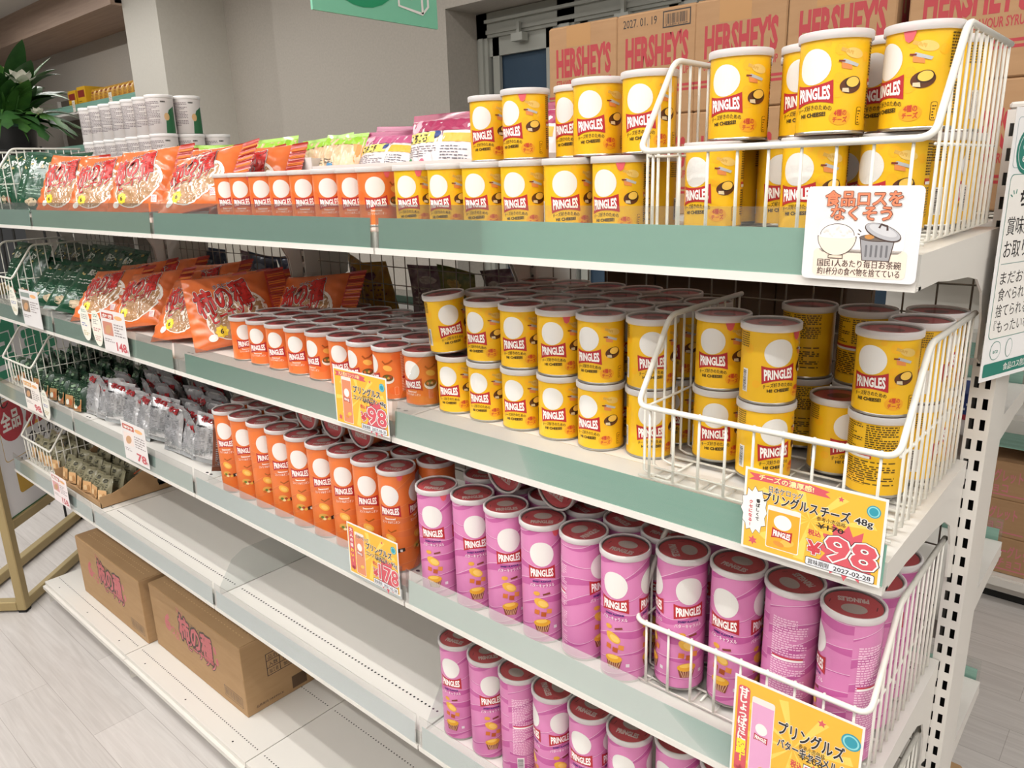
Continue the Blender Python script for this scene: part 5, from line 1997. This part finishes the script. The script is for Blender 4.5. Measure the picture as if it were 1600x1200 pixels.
def oval_tag(name_, label, x, y, z, wd, hh, seed):
    p = Print()
    gr = paint('#5c8a78')
    p.scribble(wd * .28, hh * .82, wd * .72, hh * .92, 2, gr, 1, seed, 0.45, dash=0.4)
    p.scribble(wd * .2, hh * .62, wd * .8, hh * .78, 3, paint('#8d8a86'), 1, seed + 1, 0.4, dash=0.3)
    p.scribble(wd * .15, hh * .42, wd * .85, hh * .54, 2, paint('#7f86b0' if seed % 2 else '#c48080'), 1, seed + 2, 0.5, dash=0.4)
    p.scribble(wd * .22, hh * .16, wd * .78, hh * .32, 3, paint('#b7a25a' if seed % 2 else '#c48080'), 1, seed + 3, 0.4, dash=0.3)
    o = [(wd / 2 + wd / 2 * math.cos(2 * math.pi * k / 32), hh / 2 + hh / 2 * math.sin(2 * math.pi * k / 32)) for k in range(32)]
    card(name_, label, 'tag', (x, y, z), UX, (0, 0.012, 0.9999), wd, hh, p, '#ece9dc', 'oval paper tags on the shelf rails', o)


oval_tag('oval_tag', 'cream oval tag beside the 148 price card, the farther of two', -2.405, -0.0145, ZL[1] + 0.026, 0.078, 0.112, 3)
oval_tag('oval_tag', 'pale green oval tag touching the 148 price card', -2.318, -0.0135, ZL[1] + 0.018, 0.076, 0.112, 4)
oval_tag('oval_tag', 'cream oval tag beside the price card below the green bags', -3.085, -0.0145, ZL[1] + 0.040, 0.078, 0.105, 5)
oval_tag('oval_tag', 'cream oval tag beside the price card below the small dark green packs', -2.960, -0.0125, ZL[2] + 0.016, 0.076, 0.116, 7)

# clear dividers standing on the shelves
for (x, lev, n_) in ((-0.905, 1, 'clear plastic divider between orange and yellow cans on the second shelf'), (-0.902, 2, 'clear plastic divider between orange and pink cans on the third shelf'),
                     (-1.755, 2, 'clear plastic divider between silver packs and tall orange cans'), (-0.892, 3, 'clear plastic divider beside the pink cans on the fourth shelf'), (-1.800, 3, 'clear plastic divider standing on the bare fourth shelf')):
    b = MB()
    z = ZS[lev]
    b.prism([(0.012, 0.0), (0.40, 0.0), (0.40, 0.115), (0.10, 0.115), (0.060, 0.095), (0.012, 0.022)], 'x', -0.0006, 0.0006, clear_mat('clear_divider', '#f6f8f8', 0.985, 0.05, (0.004, 0.12)))
    o = b.build('divider_plate')
    o.location = (x, 0.0 + FY[lev], z)
    tag(o, n_, 'shelf divider', 'clear shelf dividers')

# sign fixed to the end post
p = Print()
w, h = 0.30, 0.378
teal = paint('#2f7d6e')
p.rect(0.008, 0.300, w - 0.008, 0.366, paint('#9fb0b4'), 1, 0.006)
p.rect(0.0088, 0.3008, w - 0.0088, 0.3652, paint('#ecebea'), 1.5, 0.006)
p.oval(0.040, 0.322, 0.027, 0.030, teal, 2)
p.oval(0.040, 0.322, 0.022, 0.025, paint('#e6ecea'), 2.5)
p.oval(0.040, 0.322, 0.021, 0.024, teal, 3)
p.text('eco', 0.040, 0.324, 0.012, wht, 3.5, align='c', bold=0.02)
p.text('eat', 0.040, 0.308, 0.012, wht, 3.5, align='c', bold=0.02)
p.rect(0.008, 0.062, w - 0.008, 0.292, teal, 1, 0.008)
p.rect(0.0090, 0.063, w - 0.009, 0.291, paint('#ebe8e2'), 1.5, 0.008)
for k in range(3):
    a = R_(150 - 35 * k)
    p.line([(0.026 + 0.008 * math.cos(a), 0.258 + 0.008 * math.sin(a)), (0.026 + 0.014 * math.cos(a), 0.258 + 0.014 * math.sin(a))], 0.002, teal, 2)
p.text('ちょっと待って!', 0.040, 0.250, 0.018, blk, 2, width=0.16, bold=0.03)
p.text('賞味期限が近いため', 0.016, 0.212, 0.020, blk, 2, width=0.20, bold=0.008)
p.text('お取り扱い価格です', 0.016, 0.180, 0.020, blk, 2, width=0.20, bold=0.008)
p.line([(0.014, 0.170), (w - 0.014, 0.170)], 0.0012, paint('#8fa5a0'), 2)
for i, tx in enumerate(('まだおいしく', '食べられるのに', '捨てられるのは', '『もったいない』')):
    p.text(tx, 0.018, 0.142 - i * 0.0235, 0.0150, blk, 2, width=0.12, bold=0.004)
p.rect(0.018, 0.030, 0.046, 0.058, teal, 1.5, 0.013)
p.rect(0.019, 0.031, 0.045, 0.057, paint('#ecebea'), 2, 0.012)
p.text('eco', 0.032, 0.040, 0.007, teal, 2.5, align='c')
p.oval(0.068, 0.044, 0.009, 0.014, teal, 2)
p.oval(0.068, 0.044, 0.008, 0.013, paint('#ecebea'), 2.5)
p.rect(0.006, 0.006, w - 0.006, 0.026, teal, 1, 0.003)
p.text('食品ロス削減にご協力ください', 0.060, 0.011, 0.009, wht, 2, width=0.16)
a_ = R_(72)
card('post_sign', 'tall white notice with green lettering fixed to the slotted end post', 'sign', (0.0090, 0.350, 1.606), (math.cos(a_), math.sin(a_), 0), UZ, w, h, p, '#ecebea')

# gold framed sign stand
GOLD = mat('brass_powder_coat', '#a8956a', 0.42, metal=0.35)
dv = Vector((-0.674, 0.738, 0.0))
ss = thing('sign_stand', 'gold framed floor sign with green and red lettering at the end of the island', 'sign stand', (-3.665, -0.045, 0))
MX = Matrix(((dv.x, 0.738, 0, 0), (dv.y, 0.674, 0, 0), (0, 0, 1, 0), (0, 0, 0, 1)))
WS = 0.98
b = MB()
b.rbox((-0.045, -0.02, 0.012), (0.0, 0.02, 1.50), GOLD, 0.004, MX)
b.build('upright', ss)
b = MB()
b.rbox((WS, -0.02, 0.012), (WS + 0.045, 0.02, 1.50), GOLD, 0.004, MX)
b.build('upright', ss)
b = MB()
b.rbox((0.0, -0.018, 0.405), (WS, 0.018, 0.450), GOLD, 0.004, MX)
b.build('rail', ss)
b = MB()
b.rbox((0.0, -0.018, 1.455), (WS, 0.018, 1.50), GOLD, 0.004, MX)
b.build('rail', ss)
for s0 in (-0.045, WS):
    b = MB()
    b.rbox((s0, -0.30, 0.012), (s0 + 0.045, -0.02, 0.057), GOLD, 0.004, MX)
    b.build('floor_bar', ss)
b = MB()
b.rbox((0.0, -0.30, 0.012), (WS, -0.255, 0.057), GOLD, 0.004, MX)
b.build('floor_bar', ss)
b = MB()
b.rbox((0.0, -0.016, 0.012), (WS, 0.016, 0.055), GOLD, 0.004, MX)
b.build('floor_bar', ss)
for s0, y0 in ((-0.045, -0.02), (WS, -0.02), (-0.045, -0.30), (WS, -0.30)):
    b = MB()
    b.box((s0 + 0.003, y0 + 0.002, 0.0), (s0 + 0.042, y0 + 0.038, 0.012), DARK, MX)
    b.build('rubber_foot', ss)
b = MB()
b.box((0.0, -0.006, 0.450), (WS, 0.004, 1.455), paint('#e4e3e6'), MX)
p = Print()
grn, crim, must = paint('#2a8f6c'), paint('#b83240'), paint('#c29a32')
p.text('営業', 0.335, 1.100, 0.235, grn, 1, width=0.58, bold=0.03, align='c')
p.line([(0.02, 0.995), (0.95, 0.995)], 0.003, must, 1)
p.text('として', 0.03, 0.955, 0.055, blk, 1)
p.oval(0.150, 0.885, 0.095, 0.095, crim, 1)
p.text('全品', 0.150, 0.852, 0.070, wht, 2, width=0.135, bold=0.03, align='c')
p.text('税込価格', 0.262, 0.830, 0.115, crim, 2, width=0.50, bold=0.04)
p.poly([(0.25, 0.815), (0.80, 0.815), (0.80, 0.832), (0.25, 0.832)], paint('#dfa63a'), 1)
p.text('のみの表示です', 0.255, 0.730, 0.060, blk, 1, width=0.50, bold=0.02)
p.rect(0.06, 0.706, 0.92, 0.980, must, 0.6, 0.02)
p.rect(0.063, 0.709, 0.917, 0.977, paint('#e4e3e6'), 0.8, 0.02)
for i in range(6):
    p.oval(0.14 + i * 0.035, 0.690 + 0.0 * i, 0.006, 0.006, paint('#6b6b70'), 1)
p.rect(0.115, 0.535, 0.62, 0.672, must, 1, 0.02)
p.text('スタッフまで', 0.26, 0.575, 0.060, blk, 2, width=0.30, bold=0.02)
p.rect(0.0, 0.450, WS, 0.456, paint('#2f6f4c'), 1)
# front of the panel is the side towards the aisle: local +y of MX
p.emit(b, lambda x, y, l: MX @ Vector((x, 0.0042 + l * 0.0004, y)))
b.build('poster', ss)

# hanging aisle sign
hs = thing('hanging_sign', 'green sign with a white box drawing hanging above the island', 'sign', (-1.6, 0.40, 2.345))
b = MB()
b.box((-0.004, 0.0, 0.0), (0.004, 0.445, 0.42), paint('#7cc4a4'))
p = Print()
p.oval(0.165, 0.170, 0.155, 0.145, paint('#1f9163'), 1)
p.text('お菓子', 0.165, 0.135, 0.075, wht, 2, width=0.22, align='c', bold=0.03)
for q_ in ([(0.292, 0.200), (0.295, 0.046), (0.385, 0.034), (0.408, 0.056), (0.408, 0.205)], [(0.385, 0.034), (0.383, 0.200)]):
    p.line(q_, 0.008, wht, 2)
for q_ in ((0.322, 0.125), (0.348, 0.122)):
    p.oval(q_[0], q_[1], 0.014, 0.017, wht, 2)
    p.oval(q_[0], q_[1], 0.008, 0.010, paint('#7cc4a4'), 2.5)
p.line([(0.314, 0.084), (0.325, 0.073), (0.345, 0.070), (0.360, 0.082), (0.352, 0.096)], 0.007, wht, 2)
p.emit(b, lambda x, y, l: (0.0045 + l * 0.0004, x, y))
b.build('sign_board', hs)
for yy in (0.05, 0.395):
    b = MB()
    b.tube([(0, yy, 0.42), (0, yy, CEIL - 2.345)], 0.0015, STEEL_WIRE, 5)
    b.build('hanging_wire', hs)

# ---------------------------------------------------------------- flower stand with its plant
fs_ = thing('flower_stand', 'tall black wire stand carrying the plant pot', 'plant stand', (-4.78, 0.60, 0))
BLKM = mat('black_painted_wire', '#1a1a1a', 0.5)
for k in range(4):
    a = R_(45 + 90 * k)
    b = MB()
    b.tube([(0.20 * math.cos(a), 0.20 * math.sin(a), 0.0), (0.148 * math.cos(a), 0.148 * math.sin(a), 2.02), (0.150 * math.cos(a), 0.150 * math.sin(a), 2.14)], 0.007, BLKM, 8)
    b.build('leg', fs_)
b = MB()
for z, r in ((2.02, 0.146), (2.12, 0.148), (0.6, 0.185)):
    b.tube([(r * math.cos(2 * math.pi * k / 24), r * math.sin(2 * math.pi * k / 24), z) for k in range(24)], 0.005, BLKM, 6, closed=True)
for k in range(2):
    a = R_(90 * k)
    b.tube([(0.146 * math.cos(a), 0.146 * math.sin(a), 2.02), (-0.146 * math.cos(a), -0.146 * math.sin(a), 2.02)], 0.005, BLKM, 6)
b.build('ring', fs_)
pl = thing('potted_plant', 'leafy green plant with white flowers in a black pot with green rim', 'plant', (-4.78, 0.60, 2.026))
b = MB()
b.lathe([(0.0, 0.0), (0.105, 0.0), (0.132, 0.215), (0.140, 0.235), (0.130, 0.236), (0.118, 0.17), (0.0, 0.17)], mat('black_plastic_pot', '#16181a', 0.45), 36)
b.build('pot', pl)
b = MB()
b.lathe([(0.138, 0.215), (0.146, 0.218), (0.146, 0.245), (0.134, 0.246), (0.130, 0.235)], mat('dark_green_rim', '#1f4a36', 0.5), 36)
b.build('pot_rim', pl)
LEAF = mat('glossy_leaf', '#34602a', 0.45, noise=((14, 14, 14), '#5a8a3c', 0.7, 0.1))
LEAF2 = mat('dark_leaf', '#254a22', 0.45, noise=((14, 14, 14), '#3c6a30', 0.7, 0.1))


def leaf(b, base, az, el, length, width, curl, m, lobes=0):
    rr = 10
    d = Vector((math.cos(az) * math.cos(el), math.sin(az) * math.cos(el), math.sin(el)))
    side = Vector((-math.sin(az), math.cos(az), 0))
    P = []
    pos = Vector(base)
    e = el
    for i in range(rr + 1):
        t = i / rr
        d = Vector((math.cos(az) * math.cos(e), math.sin(az) * math.cos(e), math.sin(e)))
        wd = width * (math.sin(math.pi * min(1, t * 0.96 + 0.04)) ** 0.75) * (1 - 0.25 * t)
        if lobes and 1 < i < rr:
            wd *= 1.0 if i % 2 else 0.45
        up = side.cross(d).normalized()
        P += [pos - side * wd + up * wd * 0.22, pos, pos + side * wd + up * wd * 0.22]
        pos = pos + d * (length / rr)
        e -= curl / rr
    F = []
    for i in range(rr):
        for j in range(2):
            F.append((i * 3 + j, i * 3 + j + 1, i * 3 + 4 + j, i * 3 + 3 + j))
    b.add(P, F, m, True)


r_ = random.Random(5)
b = MB()
for i in range(58):
    az = r_.uniform(0, 6.28)
    el = r_.uniform(0.55, 1.45)
    h0 = r_.uniform(0.18, 0.36)
    q = 0.02 + 0.28 * (h0 - 0.18) * math.cos(el)
    leaf(b, (0.05 * math.cos(az) + q * math.cos(az), 0.05 * math.sin(az) + q * math.sin(az), h0), az, el, r_.uniform(0.22, 0.36), r_.uniform(0.035, 0.075), r_.uniform(0.6, 1.6), (LEAF, LEAF2)[i % 2])
for i in range(8):
    az = -0.35 + i * 0.23
    leaf(b, (0.06, 0.0, 0.26), az, 0.35 - 0.08 * (i % 3), r_.uniform(0.34, 0.46), 0.09, 1.2, (LEAF2, LEAF)[i % 2], 1)
for i in range(34):
    az = r_.uniform(-0.9, 1.2)
    leaf(b, (0.05 * math.cos(az), 0.05 * math.sin(az), 0.26), az, r_.uniform(-0.1, 0.9), r_.uniform(0.28, 0.40), 0.008, r_.uniform(0.5, 1.2), LEAF)
b.build('foliage', pl)
b = MB()
for i in range(7):
    az = i * 0.9
    b.tube([(0.03 * math.cos(az), 0.03 * math.sin(az), 0.16), (0.05 * math.cos(az), 0.05 * math.sin(az), 0.36), (0.09 * math.cos(az), 0.09 * math.sin(az), 0.52)], 0.006, mat('yellow_green_stem', '#8a8a3c', 0.6), 6)
b.build('stem', pl)
PET = mat('white_petal', '#e9e8dc', 0.55)
for (x, y, z, s_) in ((0.255, 0.02, 0.425, 0.062), (-0.02, -0.06, 0.64, 0.055), (0.12, 0.10, 0.50, 0.03), (0.33, 0.05, 0.27, 0.03)):
    b = MB()
    for k in range(3):
        for j in range(5):
            az = j * 1.2566 + k * 0.6
            leaf(b, (x, y, z), az, 1.25 - 0.4 * k, s_ * 1.35, s_ * 0.55, 0.8 - 0.4 * k, PET)
    b.lathe([(0.0, z - 0.006), (s_ * 0.22, z), (0.0, z + s_ * 0.4)], paint('#d8d59a'), 10, center=(x, y))
    b.tube([(x * 0.2, y * 0.2, 0.2), (x * 0.6, y * 0.6, z * 0.75), (x, y, z)], 0.004, LEAF, 5)
    b.build('flower', pl)

# ---------------------------------------------------------------- shelves along the left wall
ws = thing('wall_shelf', 'long wall shelf with green price strip below the wood bulkhead', 'shelving', (-8.8, 2.62, 0))
for z in (2.71, 2.29, 1.85, 1.40):
    b = MB()
    b.box((-1.9, 0.0, z), (1.35, 0.375, z + 0.02), WHITE_METAL)
    b.box((-1.9, -0.008, z - 0.015), (1.35, 0.0, z + 0.012), WHITE_METAL)
    sh = b.build('shelf', ws)
    b = MB()
    b.box((-1.9, -0.014, z + 0.012), (1.35, -0.009, z + 0.080), strip_mat('#6f9c8b'))
    b.build('price_strip', sh)
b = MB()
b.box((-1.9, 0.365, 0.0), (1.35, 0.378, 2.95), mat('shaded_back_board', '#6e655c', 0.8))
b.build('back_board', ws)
for x in (-1.9, -0.3, 1.32):
    b = MB()
    b.box((x, 0.33, 0.0), (x + 0.03, 0.365, 2.95), WHITE_METAL)
    b.build('upright', ws)
YP = small_pack('snack_pouch', gloss('mustard_pouch_film', '#c8902a', 0.35, noise=((20, 20, 20), '#d9b04a', 0.5, 0.05)), paint('#8a3a24'), 60, 0.12, 0.20, 0.05)
WP = small_pack('snack_pouch', gloss('white_blue_pouch_film', '#cfd3d8', 0.35, noise=((20, 20, 20), '#5d7ea8', 0.5, 0.05)), paint('#3a5f9c'), 61, 0.13, 0.18, 0.05)
PROTOS += [YP, WP]
for i in range(11):
    put(YP, f'mustard snack pouch on the wall shelf, {ORD[10 - i]} from the white pouches', 'packet', 'mustard pouches on the wall shelf', -8.94 + 0.118 * i, 2.70, 2.731, -8, 0, 0)
for i in range(4):
    put(WP, f'white and blue snack pouch on the wall shelf, {ORD[i]} from the mustard pouches', 'packet', 'white pouches on the wall shelf', -7.58 + 0.14 * i - 0.05, 2.70, 2.731, -14, 0, 8 * (i % 2))
YB = mat('yellow_display_box', '#d9a81c', 0.5)
for i, (x, z, h_) in enumerate(((-9.25, 2.731, 0.24), (-9.52, 2.731, 0.22), (-9.10, 2.311, 0.14), (-8.70, 2.311, 0.15), (-8.30, 2.311, 0.13))):
    b = MB()
    b.rbox((0, 0, 0), (0.22, 0.24, h_), YB, 0.003)
    p = Print()
    p.rect(0.02, h_ * .55, 0.20, h_ * .85, paint('#8c2f22'), 1)
    p.scribble(0.02, h_ * .1, 0.20, h_ * .45, 4, paint('#5a4410'), 1, i, 0.4)
    p.emit(b, plane_map((0, 0, 0), (1, 0, 0), (0, 0, 1)))
    o = b.build('snack_box')
    o.location = (x, 2.66, z)
    tag(o, ['yellow snack box next to the mustard pouches on the wall shelf', 'yellow snack box behind the plant leaves on the wall shelf', 'low yellow box on the lower wall shelf behind the plant', 'low yellow box on the lower wall shelf, between two others', 'low yellow box on the lower wall shelf, nearest the white tins'][i], 'box', 'yellow boxes on the wall shelf')
for i in range(2):
    b = MB()
    b.box((0, -0.001, 0), (0.075, 0.0, 0.12), paint('#e6dfd0'))
    p = Print()
    p.scribble(0.01, 0.05, 0.065, 0.11, 4, paint('#a8876a'), 1, i, 0.4)
    p.emit(b, plane_map((0, -0.001, 0), (1, 0, 0), (0, 0, 1)))
    o = b.build('price_tag')
    o.location = (-8.30 - 0.98 * i, 2.604, 2.715)
    tag(o, ['beige price tag on the wall shelf strip below the mustard pouches', 'beige price tag on the wall shelf strip below the yellow box'][i], 'price card', 'beige tags on the wall shelf')

# ---------------------------------------------------------------- the next island, seen past the end post
fg = thing('far_shelving', 'white shelving across the far aisle behind the slotted end post', 'shelving', (0.6, 2.78, 0))
b = MB()
b.box((-1.5, 0.0, 0.10), (1.5, 0.45, 0.13), WHITE_METAL)
b.box((-1.5, -0.012, 0.09), (1.5, 0.0, 0.125), WHITE_METAL)
b.build('base_deck', fg)
b = MB()
b.box((-1.5, 0.06, 0.0), (1.5, 0.07, 0.10), WHITE_METAL)
b.box((-1.5, 0.055, 0.0), (1.5, 0.06, 0.03), DARK)
b.build('kick_plate', fg)
for z in (0.73, 1.10, 1.46, 1.82):
    b = MB()
    b.box((-1.5, 0.0, z), (1.5, 0.42, z + 0.03), WHITE_METAL)
    sh = b.build('shelf', fg)
    b = MB()
    b.box((-1.5, -0.010, z + 0.004), (1.5, -0.004, z + 0.07), strip_mat('#6d9c8b'))
    b.build('price_strip', sh)
    b = MB()
    b.box((-1.5, -0.014, z + 0.01), (1.5, -0.012, z + 0.13), RAIL_CLEAR)
    b.build('clear_rail', sh)
b = MB()
b.box((-1.5, 0.43, 0.0), (1.5, 0.45, 2.0), WHITE_METAL)
b.build('back_board', fg)
p = Print()
pk = paint('#c4707c')
p.text('ヨーグレット', 0.03, 0.085, 0.045, pk, 1, width=0.16, bold=0.02)
p.text('チョコ', 0.05, 0.035, 0.035, pk, 1, width=0.09, bold=0.02)
p.rect(0.02, 0.018, 0.22, 0.024, pk, 1)
p.rect(0.24, 0.0, 0.29, 0.17, TAPE, 0.8)
p.rect(0.31, 0.10, 0.36, 0.15, pk, 1)
p.rect(0.314, 0.104, 0.356, 0.146, CARD2, 1.5)
p.scribble(0.30, 0.05, 0.40, 0.075, 1, paint('#3c3028'), 1, 2, 0.6)
fc_ = carton('snack_carton', 0.42, 0.32, 0.172, p, CARD2)
PROTOS.append(fc_)
for i, (x, z) in enumerate(((-0.27, 0.131), (-0.36, 0.305), (-0.36, 0.479), (0.16, 0.131), (0.10, 0.305), (0.10, 0.479))):
    put(fc_, f'brown carton with pink print across the far aisle, {["bottom", "middle", "top"][[0, 1, 2, 0, 1, 2][i]]} of the {["stack by the post", "stack farther along"][i // 3]}', 'carton', 'pink printed cartons across the far aisle', x, 2.82, z + 0.001, 0, 0, 0)
b = MB()
b.box((0, 0, 0), (0.20, 0.003, 0.10), clear_mat('clear_bin', '#f4f6f6', 0.9, 0.1, (0.05, 0.6), '#e8e8e6', 0.25))
b.box((0, 0.0, 0.0), (0.20, 0.2, 0.003), clear_mat('clear_bin'))
o = b.build('clear_tray')
o.location = (-0.50, 2.80, 0.131)
tag(o, 'clear plastic tray beside the lowest pink printed carton', 'tray')

for r in PROTOS:
    remove_tree(r)
# put every thing's name on its own root (copies take the plain suffix)
